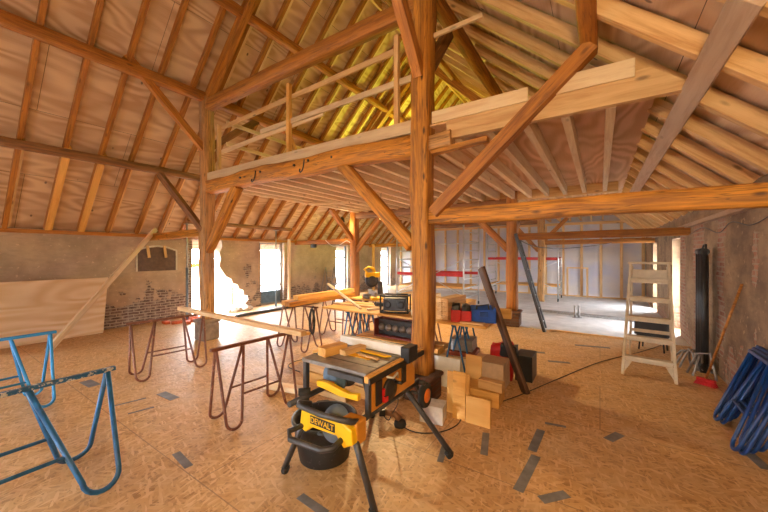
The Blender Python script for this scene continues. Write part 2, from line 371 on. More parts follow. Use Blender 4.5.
# tie beams between post rows (carry the loft)
def tb(name, p0, p1, w, h, mat, label, cat, group=None, **k): return tag(beam(name, p0, p1, w, h, mat, **k), label, cat, group)
tieA = tb('tie_beam', (XA-.12, Y1, 2.93), (XB-.08, Y1, 2.92), .2, .235, OAK, 'old crooked oak beam with iron hooks carrying the front edge of the loft', 'beam', rough=.022, seed=11, bow=.015)
for x in (-4.55, -3.45, -5.1, -3.0, -3.75):       # peg holes of the old beam
    q = MB().lathe([(.018, -.06), (.018, .006)], 12, Matrix.Rotation(PI/2, 4, 'X')).build('peg_hole', BLACK, tieA); q.matrix_parent_inverse = tieA.matrix_basis.inverted(); q.location = (x, Y1-.107, 2.97+.02*math.sin(x*9)); 
for x in (-4.65, -3.52):
    pts = [(x, Y1-.115, 3.0), (x, Y1-.13, 2.9), (x, Y1-.15, 2.84), (x-.03, Y1-.16, 2.81), (x-.06, Y1-.15, 2.83), (x-.06, Y1-.14, 2.87)]
    q = MB().tube(pts, .009, 8).build('iron_hook', BLACK, tieA, smooth=True); q.matrix_parent_inverse = tieA.matrix_basis.inverted()
tb('tie_beam', (XA, Y2, 2.83), (XB, Y2, 2.83), .2, .2, OAKD, 'dark oak beam spanning the second pair of posts under the loft', 'beam', rough=.015, seed=12)
tb('tie_beam', (XA, Y3, 2.80), (XB, Y3, 2.80), .2, .2, OAKD, 'dark oak beam spanning the farthest pair of posts', 'beam', rough=.015, seed=13)
tb('beam_stub', (XB+.10, Y1-.005, 2.89), (XB+.36, Y1-.005, 2.90), .14, .17, OAKG, 'sawn off grey brown beam stub right of the foreground post', 'beam', rough=.012, seed=14)
for Y, lb in ((Y1, 'first'), (Y2, 'second'), (Y3, 'third')):
    tb('collar_beam', (XA, Y, 4.52), (XB, Y, 4.52), .15, .21, OAKR, {'first': 'thick reddish horizontal beam high between the two nearest posts', 'second': 'high horizontal beam between the second pair of posts', 'third': 'high horizontal beam between the farthest posts'}[lb], 'beam', rough=.008, seed=20)
# low ties from posts to the walls
for (X0, X1, Y, lb, mt, s_) in ((XB+.1, XR+.1, Y1, 'big orange oak beam from the foreground post to the right wall', OAK, 31), (XB+.1, XR+.1, Y2, 'straight red brown beam from the second right post to the right wall', OAKR, 32),
        (XB+.1, XR+.1, Y3, 'far red brown beam in front of the insulated wall', OAKR, 33), (XL-.1, XA-.09, Y1, 'orange oak beam from left wall to the left weathered post', OAK, 34),
        (XL-.1, XA-.1, Y2, 'orange beam from left wall to the post with the lamp', OAKR, 35), (XL-.1, XA-.1, Y3, 'farthest orange beam from left wall seen beyond the mitre saw', OAK, 36)):
    tb('wall_tie_beam', (X0, Y, 2.04+(0.03 if s_ == 31 else 0)), (X1, Y, 2.06), .14, .165 if s_ == 31 else .15, mt, lb, 'beam', rough=.014 if s_ in (31, 34) else .006, seed=s_)
# principal rafters of the trusses
for i, Y in enumerate((Y1, Y2, Y3)):
    w_ = ['nearest', 'middle', 'farthest'][i]
    tb('principal_rafter', (XA+.02, Y, 4.62), (XRG, Y, ZRG-.32), .13, .17, OAKR, w_+' thick truss rafter rising from the left post row to the ridge', 'rafter')
    tb('principal_rafter', (XB-.02, Y, 4.62), (XRG, Y, ZRG-.32), .13, .17, OAKR, w_+' thick truss rafter rising from the right post row to the ridge', 'rafter')
# purlins
def pur(X, z, ya, yb, w, h, mat, lb): return tb('purlin', (X, ya, z), (X, yb, z), w, h, mat, lb, 'beam', 'purlins under the roof', rough=.006, seed=int(X*10))
pur(XA+.0, 4.66, YB, YE, .15, .17, OAKR, 'long brown roof purlin passing over the left weathered post')
pur(XB, 4.78, Y1-1.2, YE, .15, .17, OAKR, 'long roof purlin over the right row of posts above the loft')
pur(-5.14, 5.80, YB, YE, .13, .15, OAKR, 'upper purlin on the left roof slope above the loft rail')
pur(-7.55, 3.36, YB, YE, .12, .14, OAKD, 'lower dark purlin halfway up the left roof slope')
pur(-8.44, 2.44, 3.95, 7.2, .09, .10, OAKD, 'short dark purlin near the left eave held by steel props')
pur(-.08, 3.53, -1.5, Y1+.06, .13, .20, OAKR, 'dark red purlin end on the right slope above the diagonal brace')
pur(-3.1, 6.12, 4.5, YE, .11, .13, OAKR, 'upper purlin on the right roof slope')
struct(beam('ridge_board', (XRG, YB, ZRG-.12), (XRG, YE, ZRG-.12), .05, .2, PINE))
# braces
def br_(p0, p1, w, h, mat, lb, **k): return tb('brace', p0, p1, w, h, mat, lb, 'brace', **k)
br_(P(434, 213, Y=Y1-.07), P(592, 46, Y=Y1-.07), .12, .125, OAKR, 'long diagonal brace rising right from the foreground post to the roof')
br_(P(413, 246, Y=Y1), P(343, 165, Y=Y1), .13, .15, OAK, 'grooved oak brace from the foreground post up left to the loft beam', rough=.01, seed=41)
br_(P(208, 250, Y=Y1), P(238, 186, Y=Y1), .13, .18, OAK, 'crooked grooved brace from left weathered post up to the loft beam', rough=.018, seed=42)
br_((XA, Y1-.05, P(203, 152, Y=Y1).z), P(126, 55, X=XA), .10, .12, OAKR, 'diagonal brace from the upper left purlin down to left weathered post')
br_((XA-.05, Y1-.05, 2.1), (-7.52, P(160, 173, X=-7.52).y, 3.28), .10, .11, OAKD, 'short dark diagonal brace from the lower purlin to left weathered post')
br_((XA, Y1+.08, 3.75), (XA, Y1+1.1, 4.60), .10, .13, OAKD, 'dark brace behind the loft rail from left post to purlin')
br_((XB, Y1-.08, 3.66), (XB, Y1-.85, 4.62), .11, .14, OAKR, 'reddish brace at the top left of the foreground post')
br_((XB, Y1+.08, 3.75), (XB, Y1+.75, 4.60), .11, .13, OAKD, 'dark brace at the top right of the foreground post')
br_((XB, Y2-.08, 3.75), (XB, Y2-.85, 4.60), .11, .13, OAKR, 'brace from purlin down to the second right post above the loft')
# lower braces of frame two and three
br_((XB-.08, Y2, 1.75), (-2.75, Y2, 2.78), .11, .15, OAKR, 'brace up left from the post with leaning black ladder', rough=.006, seed=51)
br_((XB, Y2+.1, 1.95), (XB, Y2+1.0, 2.85), .11, .13, OAKR, 'brace behind the post with leaning black ladder')
br_((XB-.08, Y3, 1.75), (-2.6, Y3, 2.72), .10, .13, OAKR, 'brace up left from the farthest visible post')
br_((XB+.08, Y3, 2.1), (-.9, Y3, 2.85), .10, .12, OAKR, 'brace up right from the farthest visible post')
br_((XA+.08, Y2, 1.75), (-5.3, Y2, 2.78), .12, .15, OAKR, 'brace rising right from the post with the lamp', rough=.006, seed=52)
br_((XA, Y2-.1, 2.1), (XA, Y2-1.1, 2.95), .11, .13, OAKR, 'brace rising left from the post with the lamp')
# ================================================================== RAFTERS
k = 0; Y = .14
while Y < YE-.1:
    up = Vector((-MLS, 0, 1)).normalized(); yy = Y+.025*math.sin(k*2.3)
    for yf in (Y1, Y2, Y3):
        if abs(yy-yf) < .13: yy = yf+(.15 if yy > yf else -.15)
    new = k in (3, 4); mt = PINEY if new else OAKR
    def rp(X, off): return Vector((X, yy, zl(X)))-up*off
    r = thing('rafter', f'{ORD[k]} rafter of the left roof slope, ' + ('pale new timber below the lower purlin' if new else 'brown with a pale strip beside it'), 'rafter', (XL, yy, 2.1), 0, 'rafters of the left roof slope')
    r.rotation_euler = (0, 0, 0); inv = Matrix.Translation(-Vector((XL, yy, 2.1)))
    def rb(nm, a, b, w, h, m_, dy=0, roll=0):
        a = a-r.location+Vector((0, dy, 0)); b = b-r.location+Vector((0, dy, 0)); return beam(nm, a, b, w, h, m_, r, up=up, bevel=.003)
    rb('main_timber', rp(XL+.06, .055), rp(XRG, .055), .065, .10, OAKR)
    if new: rb('sister_timber', rp(XL+.08, .075), rp(-7.62, .075), .10, .13, PINEY, .02)
    else: rb('side_strip', rp(XL+.08, .05), rp(-7.65, .05), .03, .09, PINE, .049)
    if yy > Y1: rb('side_strip', rp(XA+.15, .05), rp(XRG-.1, .05), .045, .095, PINEL, .057)
    k += 1; Y += .485
k = 0; Y = 1.75
while Y < YE-.1:
    up = Vector((MRS, 0, 1)).normalized(); yy = Y
    def rq(X, off): return Vector((X, yy, zr(X)))-up*off
    tag(beam('rafter', rq(XR-.02, .066), rq(XB-.02 if Y > Y1 else -1.2, .066), .075, .125, PINE, up=up), f'{ORD[k]} deep pale pine rafter of the lower right roof slope', 'rafter', 'deep rafters of the right roof slope')
    if Y > 3.0: tag(beam('rafter', rq(XB-.1, .06), rq(XRG+.02, .06), .07, .11, PINE, up=up), f'{ORD[k-2]} slender rafter of the upper right roof slope', 'rafter', 'upper rafters of the right roof slope')
    k += 1; Y += .60
# grey wind board under the right rafters
a, b = P(742, 8, Y=2.35), P(634, 194, Y=6.2)
def onroof(px, py, off):
    t = (px-384)/FPX; kx = -sn+t*cs; v = (HOR-py)/FPX; d = (ZR0+MRS*XR-off-EYE)/(v+MRS*kx); return Vector((d*kx, d*(cs+t*sn), EYE+v*d))
q0, q1 = onroof(748, -2, .215), onroof(632, 196, .215)
tb('wind_board', q0, q1, .15, .03, PINEG, 'grey diagonal board nailed across the rafters of the right roof slope', 'board', up=(MRS, 0, 1))
# ================================================================== LOFT
for i in range(20):
    X = XA+.22+i*.345
    if X > .30: break
    tag(beam('floor_joist', (X, Y1+.06, 2.99), (X, Y2-.04, 2.99), .072, .17, PINEL), f'{ORD[i]} pale floor joist under the loft counted from the left post row'.replace('nearest', 'first'), 'joist', 'joists under the near loft')
    tag(beam('floor_joist', (X, Y2+.05, 2.99), (X, YE-.05, 2.99), .05, .15, PINE), f'{ORD[i]} pale joist under the far loft bay counted from the left'.replace('nearest', 'first'), 'joist', 'joists under the far loft')
struct(MB().box((XA+.1, Y1-.02, 3.08), (.42, Y2, 3.10)).build('ceiling_loft', PLYF))
struct(MB().box((XA+.1, Y2, 3.08), (.42, YE, 3.10)).build('ceiling_loft_far', PLYF))
tb('loft_edge_board', (XA+.05, Y1-.03, 3.125), (XB-.12, Y1-.03, 3.125), .04, .15, PINEL, 'pale board along the loft edge on top of the old crooked beam', 'board')
tag(MB().prism([(0, 0), (2.02, 0), (1.72, .24), (0, .24)], -.035, .035, 'y').build('loft_edge_beam', PINE, loc=(XB+.3, Y1, 2.90), bevel=.003), 'pale laminated beam closing the loft edge right of foreground post', 'beam')
tb('toe_board', P(432, 118, Y=Y1-.05), P(528, 94, Y=Y1-.05), .02, .13, PINEL, 'loose pale board standing on the loft edge beside the foreground post', 'board')
tb('toe_board', P(553, 87, Y=Y1-.05), P(635, 67, Y=Y1-.05), .02, .15, PINEL, 'loose pale board standing on the loft edge right of the diagonal brace', 'board')
tb('sole_plate', (XB+.12, Y1, 2.79), (-.95, Y1, 2.82), .1, .05, OAK, 'thin orange batten under the loft edge right of the foreground post', 'beam')
tb('rim_joist', (XA+.1, Y2-.02, 2.98), (.3, Y2-.02, 2.98), .05, .2, PINE, 'pale rim joist across the far ends of the loft joists', 'joist')
# railing: one nailed-together piece
rail = thing('guard_rail', 'provisional pale timber guard rail along the loft edge', 'railing', (-4.2, Y1+.1, 3.1))
def rl(nm, a, b, w, h, m_): return beam(nm, Vector(a)-rail.location, Vector(b)-rail.location, w, h, m_, rail, bevel=.002)
yr = Y1+.1
rl('top_rail', P(222, 128, Y=yr), P(394, 52, Y=yr), .03, .075, PINE); rl('middle_rail', P(222, 152, Y=yr-.0), P(324, 113, Y=yr), .03, .075, PINEL); rl('middle_rail', P(261, 132, Y=yr-.04), P(412, 78, Y=yr-.04), .03, .075, PINEL)
for (x, y0, y1) in ((219, 125, 168), (289, 84, 152), (397, 36, 122)):
    a = P(x, y0, Y=yr-.06); rl('rail_post', (a.x, a.y, 3.1), a, .06, .06, PINEY if x == 289 else PINE)
rl('return_rail', (-5.85, yr, 4.12), (-5.85, yr+1.9, 4.12), .03, .07, PINEL); rl('return_rail', (-5.85, yr, 3.72), (-5.85, yr+1.9, 3.72), .03, .07, PINEL)
rl('rail_post', (-5.85, yr+1.85, 3.1), (-5.85, yr+1.85, 4.15), .05, .05, PINE)
rl('knee_brace', P(286, 128, Y=yr+.05), (P(298, 150, Y=yr+.3).x, yr+.4, 3.12), .05, .06, PINEY)
tb('loose_batten', P(434, 36, Y=Y1+.05), P(483, 15, Y=Y1+.05), .03, .05, PINEL, 'short pale batten fixed to the foreground post high up', 'board')
tb('loose_batten', (-5.9, 5.6, 2.86), (-4.9, 5.9, 2.86), .10, .04, PINEL, 'short pale board nailed under the loft joists', 'board')
# ================================================================== WALL STUDS AT THE FAR END
for i in range(17):
    X = XL+.35+i*.62
    if X > XR: break
    tag(beam('wall_stud', (X, YE-.0, .05), (X, YE-.0, 2.78 if -6.2 < X < .3 else min(zl(X), zr(X))-.1), .09, .06, PINE), f'{ORD[i]} vertical stud on the insulated end wall counted from the left'.replace('nearest', 'first'), 'stud', 'studs on the insulated end wall')
tag(beam('top_plate', (XL+.1, YE-.06, 2.82), (XR-.6, YE-.06, 2.82), .06, .1, PINE), 'pale horizontal top plate on the insulated end wall', 'beam')
tag(beam('bottom_plate', (XL+.1, YE-.06, .03), (XR-.1, YE-.06, .03), .06, .06, PINE), 'pale bottom plate at the foot of the insulated end wall', 'beam')
fr = thing('inner_door_frame', 'low pale timber frame standing against the insulated end wall', 'frame', (-.7, YE-.2, 0))
for x in (-.35, .3): beam('jamb', (x, 0, 0), (x, 0, 1.1), .07, .05, PINE, fr)
beam('head', (-.38, 0, 1.12), (.34, 0, 1.12), .06, .05, PINE, fr)
# ================================================================== WINDOWS AND DOORS
def winframe(name, side, y0, y1, z0, z1, bars, panel=0, mt=None):
    mt = mt or FRAMEG; X = XL-.16 if side < 0 else XR+.18
    m = MB(); t = .05
    m.box((X-.03, y0, z0), (X+.03, y0+t, z1)); m.box((X-.03, y1-t, z0), (X+.03, y1, z1)); m.box((X-.03, y0+t, z1-t), (X+.03, y1-t, z1)); m.box((X-.03, y0+t, z0), (X+.03, y1-t, z0+t))
    for z in bars: m.box((X-.025, y0+t, z-.02), (X+.025, y1-t, z+.02))
    f = struct(m.build(name, mt))
    MB().box((X-.004, y0+t, z0+t+panel), (X+.004, y1-t, z1-t)).build('pane', GLASS, f)
    if panel: MB().box((X-.02, y0+t, z0+t), (X+.02, y1-t, z0+t+panel)).build('lower_panel', plain('blue_grey_panel', (.10, .17, .24), .5), f)
    return f
winframe('door_1', -1, 6.47, 7.36, 0, 2.03, (.62, 1.32), .38, GREY)
winframe('window_1', -1, 10.0, 10.75, .05, 2.03, (1.0, 1.5))
winframe('window_2', -1, 13.3, 14.15, .05, 2.03, (1.0, 1.5))
winframe('window_3', 1, 8.72, 9.58, 0, 1.98, ())
winframe('window_4', 1, 11.9, 12.7, 0, 1.98, (1.0,))
# blind arched window
bw = MB().prism([(3.13, 1.24), (3.95, 1.24), (3.95, 1.72), (3.75, 1.79), (3.54, 1.82), (3.33, 1.79), (3.13, 1.72)], XL-.05, XL+.012).build('window_5', BOARD); struct(bw)
ar = MB()
arc = [(3.10, 1.72), (3.33, 1.80), (3.54, 1.83), (3.75, 1.80), (3.98, 1.72)]
for (a, b) in zip(arc, arc[1:]): ar.prism([a, b, (b[0], b[1]+.035), (a[0], a[1]+.035)], XL-.02, XL+.03)
ar.box((XL-.02, 3.95, 1.24), (XL+.03, 3.985, 1.73)); ar.box((XL-.02, 3.10, 1.24), (XL+.03, 3.13, 1.73)); ar.build('window_reveal', plain('white_mortar', (.72, .66, .58), .9), bw, bevel=.006)
for y in (3.32, 3.68):
    tag(beam('wooden_wedge', (XL+.04, y, 1.85), (XL+.04, y+.04, 1.56), .02, .06, PINE), ('left' if y < 3.5 else 'right')+' short pale slat hanging over the boarded arched window', 'board', 'slats over the boarded window')
# outside barrier rail seen through the breach
br0 = thing('site_barrier', 'yellow barrier bar outside the breach in the left wall', 'barrier', (XL-1.6, 5.4, -.12))
MB().box((-.02, -1.2, 1.35), (.02, 1.2, 1.47)).build('yellow_bar', YEL, br0); MB().box((-.03, -1.1, 0), (.03, -1.04, 1.35)).build('leg', YEL, br0); MB().box((-.03, 1.04, 0), (.03, 1.1, 1.35)).build('leg', YEL, br0)
# rubble in front of the left wall
rub = [(-8.55, 3.55), (-8.35, 3.7), (-8.5, 3.95), (-8.25, 4.05), (-8.45, 4.3), (-8.2, 4.45), (-8.6, 4.2), (-8.15, 3.85)]
for i, (x, y) in enumerate(rub):
    m = MB().box((-.11, -.05, 0), (.11, .05, .065)); o = m.build('loose_brick', RBRICK, loc=(x, y, 0), rot=(0, 0, i*1.3), bevel=.006)
    tag(o, 'orange red loose brick on the floor by the left wall', 'brick', 'loose bricks by the left wall')
for i in range(7):
    y = 5.25+.11*i; m = MB(); bmesh.ops.create_icosphere(m.bm, subdivisions=2, radius=.09+.03*(i % 3))
    for v in m.bm.verts: v.co *= 1+.35*noise.noise(v.co*14+Vector((i, 0, 0))); v.co.z = max(v.co.z*.7, -.03)+.03
    tag(m.build('rubble_lump', plain('pale_rubble', (.6, .52, .44), .9), loc=(XL+.28+.1*math.sin(i*2), y, 0)), 'pale lump of rubble below the ragged breach in the left wall', 'rubble', 'rubble lumps under the breach')
# ================================================================== LEFT SIDE THINGS
pw = MB().box((0, 0, 0), (2.44, 1.2, .018))
tag(pw.build('plywood_sheet', PLYP, M=Matrix.Translation((XL+.32, 2.42, 0)) @ Matrix.Rotation(-PI/2, 4, 'Z') @ Matrix.Rotation(math.radians(77), 4, 'X')), 'large pale plywood sheet leaning on the left wall', 'board')
q0 = P(47, 352, z=.03); q1 = P(156, 229, X=XL+.36)
tb('leaning_batten', q0, q1, .045, .10, PINEL, 'long pale batten leaning from the floor to the left wall plate', 'board')
def prop(X, Y, z1, label, group=None):
    t = thing('steel_prop', label, 'prop', (X, Y, 0), 0, group)
    MB().box((-.07, -.07, 0), (.07, .07, .008)).build('base_plate', STEEL, t); MB().tube([(0, 0, .008), (0, 0, z1*.55)], .028).build('outer_tube', plain('prop_blue', (.18, .26, .36), .5, .4), t, smooth=True)
    MB().tube([(0, 0, z1*.55), (0, 0, z1-.01)], .021).build('inner_tube', STEEL, t, smooth=True); MB().box((-.06, -.06, z1-.01), (.06, .06, z1)).build('head_plate', STEEL, t); MB().tube([(-.05, 0, z1*.55), (.07, 0, z1*.55), (.07, 0, z1*.5)], .012).build('adjusting_handle', STEEL, t, smooth=True)
q = P(187, 300, X=-8.44); prop(-8.44, q.y, 2.39, 'steel prop left of the weathered post under the short purlin')
q = P(276, 300, X=-8.44); prop(-8.44, q.y, 2.39, 'steel prop in front of the glazed left wall door')
q = P(289, 305, X=-7.9); tb('timber_prop', (-7.9, q.y, 0), (-7.9, q.y, 2.1), .07, .07, PINEL, 'upright pale timber prop right of the glazed left wall door', 'prop')
tb('timber_prop', (-8.55, 12.0, 0), (-8.55, 12.0, 2.1), .09, .09, PINEY, 'upright yellow timber against the far left wall behind the mitre saw', 'prop')
def steps_small(X, Y, rz):
    t = thing('old_stepladder', 'small grey stepladder standing by the far left wall', 'ladder', (X, Y, 0), rz)
    for s in (-.22, .22): beam('rail', (s, 0, 0), (s*.8, .35, 1.15), .05, .025, GREY, t); beam('rear_leg', (s, .75, 0), (s*.8, .38, 1.1), .04, .02, GREY, t)
    for j in range(4): beam('step', (-.2, .07+.07*j, .25*(j+1)), (.2, .07+.07*j, .25*(j+1)), .09, .02, GREY, t)
steps_small(-8.3, 9.1, 1.2)
# ------------------------------------------------------------------ trestles (bent tube legs)
def arcpts(c, r, a0, a1, ex, ey, n=8): return [Vector(c)+Vector(ex)*r*math.cos(a0+(a1-a0)*i/n)+Vector(ey)*r*math.sin(a0+(a1-a0)*i/n) for i in range(n+1)]
def trestle(label, p0, p1, mat, barmat, h=.76, splay=.17, inset=.27, foot=.15, r=.0135, group='bent tube trestles', bars=2, M=None, skew=0):
    p0, p1 = Vector((*p0, 0)), Vector((*p1, 0)); L = (p1-p0).length; rz = math.atan2(p1.y-p0.y, p1.x-p0.x)
    t = thing('trestle', label, 'trestle', p0, rz, group)
    if M is not None: t.matrix_world = M
    MB().box((-.03, -.022, h-.03), (L+.03, .022, h)).build('top_bar', barmat, t, bevel=.005)
    rb = foot/2; inner = {}
    for side in (-1, 1):
        for e in (0, 1):
            d = 1 if e == 0 else -1; xe = .02 if e == 0 else L-.02
            # U leg: bar end -> floor -> back to the bar further in
            xo = xe+d*.02; xf = xo+foot*d
            pts = [Vector((xe, side*.012, h-.03))]
            dn = Vector((0, side*(splay), -(h-.03))).normalized(); ln = (h-.03)/abs(dn.z)
            cc = Vector((xo+d*rb, side*(.012+splay)-dn.y*(rb+r), (rb+r)*abs(dn.z)))
            pts += arcpts(cc, rb, PI, 0, (d, 0, 0), tuple(-dn), 10) if False else [cc+Vector((-d*rb*math.cos(a), 0, 0))+dn*rb*math.sin(a) for a in [PI*i/10 for i in range(11)]]
            xi = xe+d*inset; pts.append(Vector((xi, side*.012, h-.03)))
            MB().tube(pts, r, 10).build('leg', mat, t, smooth=True)
            for zf in (.38,):
                a, b = pts[-2], pts[-1]; u = (h*zf-a.z)/(b.z-a.z); inner[(side, e)] = a.lerp(b, u)
    for side in (-1, 1):
        MB().tube([inner[(side, 0)], inner[(side, 1)]], r*.8, 8).build('stretcher', mat, t, smooth=True)
    return t
trestle('rust brown trestle nearest the left weathered post, far end of the long beam', (-5.1, 1.68), (-4.99, 2.60), RUST, RUST)
trestle('rust brown trestle left of the table saw under the long beam', (-3.03, 1.66), (-2.97, 2.52), RUST, RUST)
trestle('near blue trestle with paint splashed bar at bottom left', (-3.15, -.27), (-3.18, .93), BLUE, BLUEC, h=.77, splay=.31, inset=.42, foot=.20, r=.017)
trestle('light blue trestle behind the near blue one at the left edge', (-5.20, .05), (-5.22, 1.0), LBLUE, LBLUE, h=.77, splay=.25, inset=.30, foot=.14, r=.015)
trestle('rust brown trestle under the orange beams, end toward camera', (-4.85, 3.95), (-4.0, 3.95), RUST, RUST)
trestle('rust brown trestle under the orange beams, far end', (-4.85, 5.0), (-4.0, 5.0), RUST, RUST)
trestle('blue trestle under the left end of the workbench', (-3.3, 3.93), (-3.3, 4.58), BLUE, BLUE, splay=.16, r=.012, group='blue workbench trestles')
trestle('blue trestle under the workbench right of the foreground post', (-1.55, 3.93), (-1.55, 4.58), BLUE, BLUE, splay=.16, r=.012, group='blue workbench trestles')
trestle('rust brown trestle under the mitre saw board, left', (-3.95, 5.0), (-3.95, 5.6), RUST, RUST, group='mitre saw trestles')
trestle('rust brown trestle under the mitre saw board, right', (-2.6, 5.0), (-2.6, 5.6), RUST, RUST, group='mitre saw trestles')
tb('long_beam', (-5.55, 2.50, .79), (-2.66, 2.44, .79), .075, .055, PINE, 'long pale beam lying across the two rust brown trestles', 'beam')
tb('short_batten', (-3.9, 2.57, .775), (-2.66, 2.52, .775), .035, .03, PINEY, 'thinner batten beside the long pale beam on the rust trestle', 'beam')
for i, (x, z, m_, a, b) in enumerate(((-4.55, .80, PINEY, 3.72, 5.25), (-4.38, .80, OAK, 3.65, 5.3), (-4.46, .88, PINEY, 3.9, 5.4))):
    tb('stacked_beam', (x, a, z), (x+.05, b, z), .14, .08, m_, ['left lower orange beam on the far rust trestles', 'right lower orange beam on the far rust trestles', 'top orange beam of the pile on the far rust trestles'][i], 'beam', 'orange beams on far trestles')
# hanging cable coil
m = MB()
for j in range(5):
    c = Vector((-4.05+.02*j, 3.9-.02*j, .52)); m.tube([c+Vector((.05*math.cos(a), .02*math.cos(a*2+j), .21*math.sin(a))) for a in [2*PI*i/20 for i in range(21)]], .008, 6)
m.tube([(-4.05, 3.9, .73), (-4.05, 3.93, .77)], .01, 6)
tag(m.build('cable_coil', BLACK, smooth=True), 'black cable coil hanging from the far rust brown trestle', 'cable')
# ================================================================== WORKBENCH
tag(MB().box((-3.78, 3.85, .762), (-1.12, 4.65, .79)).build('workbench', PLYO, bevel=.003), 'long plywood workbench board on blue trestles behind the foreground post', 'workbench')
tag(MB().box((-4.1, 4.95, .762), (-2.4, 5.65, .79)).build('workbench', PINEY, bevel=.003), 'plywood board carrying the yellow mitre saw', 'workbench')
ZB = .79
# mitre saw
ms = thing('mitre_saw', 'yellow mitre saw standing on the rear board', 'saw', (-3.72, 5.2, ZB), -.75); ms.scale = (1.0, 1.0, 1.0)
MB().lathe([(.2, 0), (.21, .03), (.2, .07), (.05, .075)], 28).build('turntable', GREY, ms, smooth=True)
MB().box((-.32, -.03, .06), (.32, .02, .14)).build('fence', GREY, ms, bevel=.004)
MB().box((-.38, -.10, 0), (.38, .12, .05)).build('base', YEL, ms, bevel=.01)
MB().box((-.03, .1, .05), (.03, .2, .32)).build('arm', DGREY, ms, bevel=.008)
RY = Matrix.Rotation(PI/2, 4, 'Y')
MB().lathe([(.13, -.02), (.135, .0), (.13, .03), (.03, .035)], 28, Matrix.Translation((.0, -.02, .34)) @ RY).build('blade_guard', BLACK, ms, smooth=True)
MB().lathe([(.09, 0), (.09, .012), (.02, .014)], 24, Matrix.Translation((.045, -.02, .34)) @ RY).build('guard_disc', DGREY, ms, smooth=True)
MB().lathe([(.065, -.18), (.075, -.14), (.075, -.02), (.05, .0)], 20, Matrix.Translation((.0, .0, .40)) @ RY).build('motor', YEL, ms, smooth=True)
MB().box((-.045, -.16, .40), (.045, .14, .50)).build('head', YEL, ms, bevel=.02)
MB().tube([(0, -.10, .48), (0, -.17, .56), (0, -.08, .61), (0, .03, .56), (0, .05, .48)], .022).build('handle', YEL, ms, smooth=True)
# site radio
rd = thing('site_radio', 'black caged site radio on the workbench left of the foreground post', 'radio', (-2.52, 4.1, ZB), .35)
MB().box((-.17, -.09, .03), (.17, .09, .22)).build('case', DGREY, rd, bevel=.02)
m = MB()
for s in (-1, 1):
    for x in (-.2, .2): m.tube([(x, s*.12, .01), (x, s*.12, .25)], .012)
    m.tube([(-.2, s*.12, .25), (.2, s*.12, .25)], .014); m.tube([(-.2, s*.12, .015), (.2, s*.12, .015)], .014)
for x in (-.2, .2): m.tube([(x, -.12, .25), (x, .12, .25)], .014); m.tube([(x, -.12, .015), (x, .12, .015)], .014)
m.build('cage', BLACK, rd, smooth=True)
for x in (-.1, .1): MB().lathe([(.055, 0), (.055, .012), (.03, .016)], 20, Matrix.Translation((x, -.09, .12)) @ Matrix.Rotation(PI/2, 4, 'X')).build('speaker', BLACK, rd, smooth=True)
MB().box((-.03, -.1, .15), (.03, -.088, .2)).build('display', DGREY, rd)
MB().tube([(-.12, .05, .22), (-.12, .05, .36)], .004, 6).build('aerial', BLACK, rd)
def blob(name, mat, loc, sx, sy, sz, label, cat, seed=0, rz=0, group=None, strap=None):
    m = MB(); bmesh.ops.create_cube(m.bm, size=1); bmesh.ops.subdivide_edges(m.bm, edges=m.bm.edges, cuts=5, use_grid_fill=True)
    for v in m.bm.verts:
        c = v.co; L = max(abs(c.x), abs(c.y), abs(c.z))*2; n_ = c.normalized()*.62; c2 = c.lerp(n_, .35); nn = noise.noise(c*3.2+Vector((seed, 0, 0)))*.16
        v.co = Vector((c2.x*(1+nn)*sx, c2.y*(1+nn)*sy, max(0, (c2.z*(1+nn)+.5))*sz))
    o = m.build(name, mat, loc=loc, rot=(0, 0, rz), smooth=True)
    if label: tag(o, label, cat, group)
    if strap:
        MB().tube([(-sx*.3, 0, sz*.9), (-sx*.2, 0, sz*1.2), (sx*.2, 0, sz*1.2), (sx*.3, 0, sz*.9)], .012).build('strap', strap, o, smooth=True)
    return o
# red tool caddies
for i, x in enumerate((-1.55, -1.42)):
    t = thing('tool_caddy', ['left red tool caddy with black tools on the workbench', 'right red tool caddy with black tools beside the blue bag'][i], 'toolbox', (x, 4.02, ZB), .35, 'red tool caddies on the workbench')
    m = MB().box((-.065, -.1, 0), (.065, .1, .012)); 
    for a in ((-.065, -.1, -.055, .1), (.055, -.1, .065, .1), (-.055, -.1, .055, -.09), (-.055, .09, .055, .1)): m.box((a[0], a[1], .012), (a[2], a[3], .15))
    m.build('body', RED, t, bevel=.004); MB().tube([(0, -.09, .14), (0, -.06, .21), (0, .06, .21), (0, .09, .14)], .011).build('handle', BLACK, t, smooth=True)
    blob('tools', BLACK, (0, 0, .05), .10, .17, .17, None, None, i).parent = t
bb = thing('tool_bag', 'blue open tool bag on the workbench', 'bag', (-1.24, 4.12, ZB), .45)
m = MB().box((-.15, -.09, 0), (.15, .09, .02)); m.box((-.15, -.09, .02), (-.14, .09, .19)); m.box((.14, -.09, .02), (.15, .09, .19)); m.box((-.14, -.09, .02), (.14, -.08, .17)); m.box((-.14, .08, .02), (.14, .09, .2)); m.build('body', BLUEB, bb, bevel=.006)
MB().tube([(-.08, .0, .02), (-.07, 0, .2), (.07, 0, .22), (.1, 0, .02)], .012).build('handle', BLACK, bb, smooth=True); MB().box((-.05, -.1, .08), (.05, -.09, .14)).build('pocket', NAVY, bb, bevel=.003)
MB().box((-.12, -.07, .02), (.12, .07, .14)).build('contents', BLACK, bb)
k = 0
for r_ in range(5):
    for c_ in range(2):
        tb('stacked_offcut', (-1.76+.085*c_, 3.95, ZB+.03+.056*r_), (-1.76+.085*c_+.05, 4.5, ZB+.03+.056*r_), .08, .052, PINE, ['left', 'right'][c_]+' '+['bottom', 'second lowest', 'middle', 'second highest', 'top'][r_]+' block of the timber pile on the workbench right of the post', 'block', 'timber blocks piled on the workbench'); k += 1
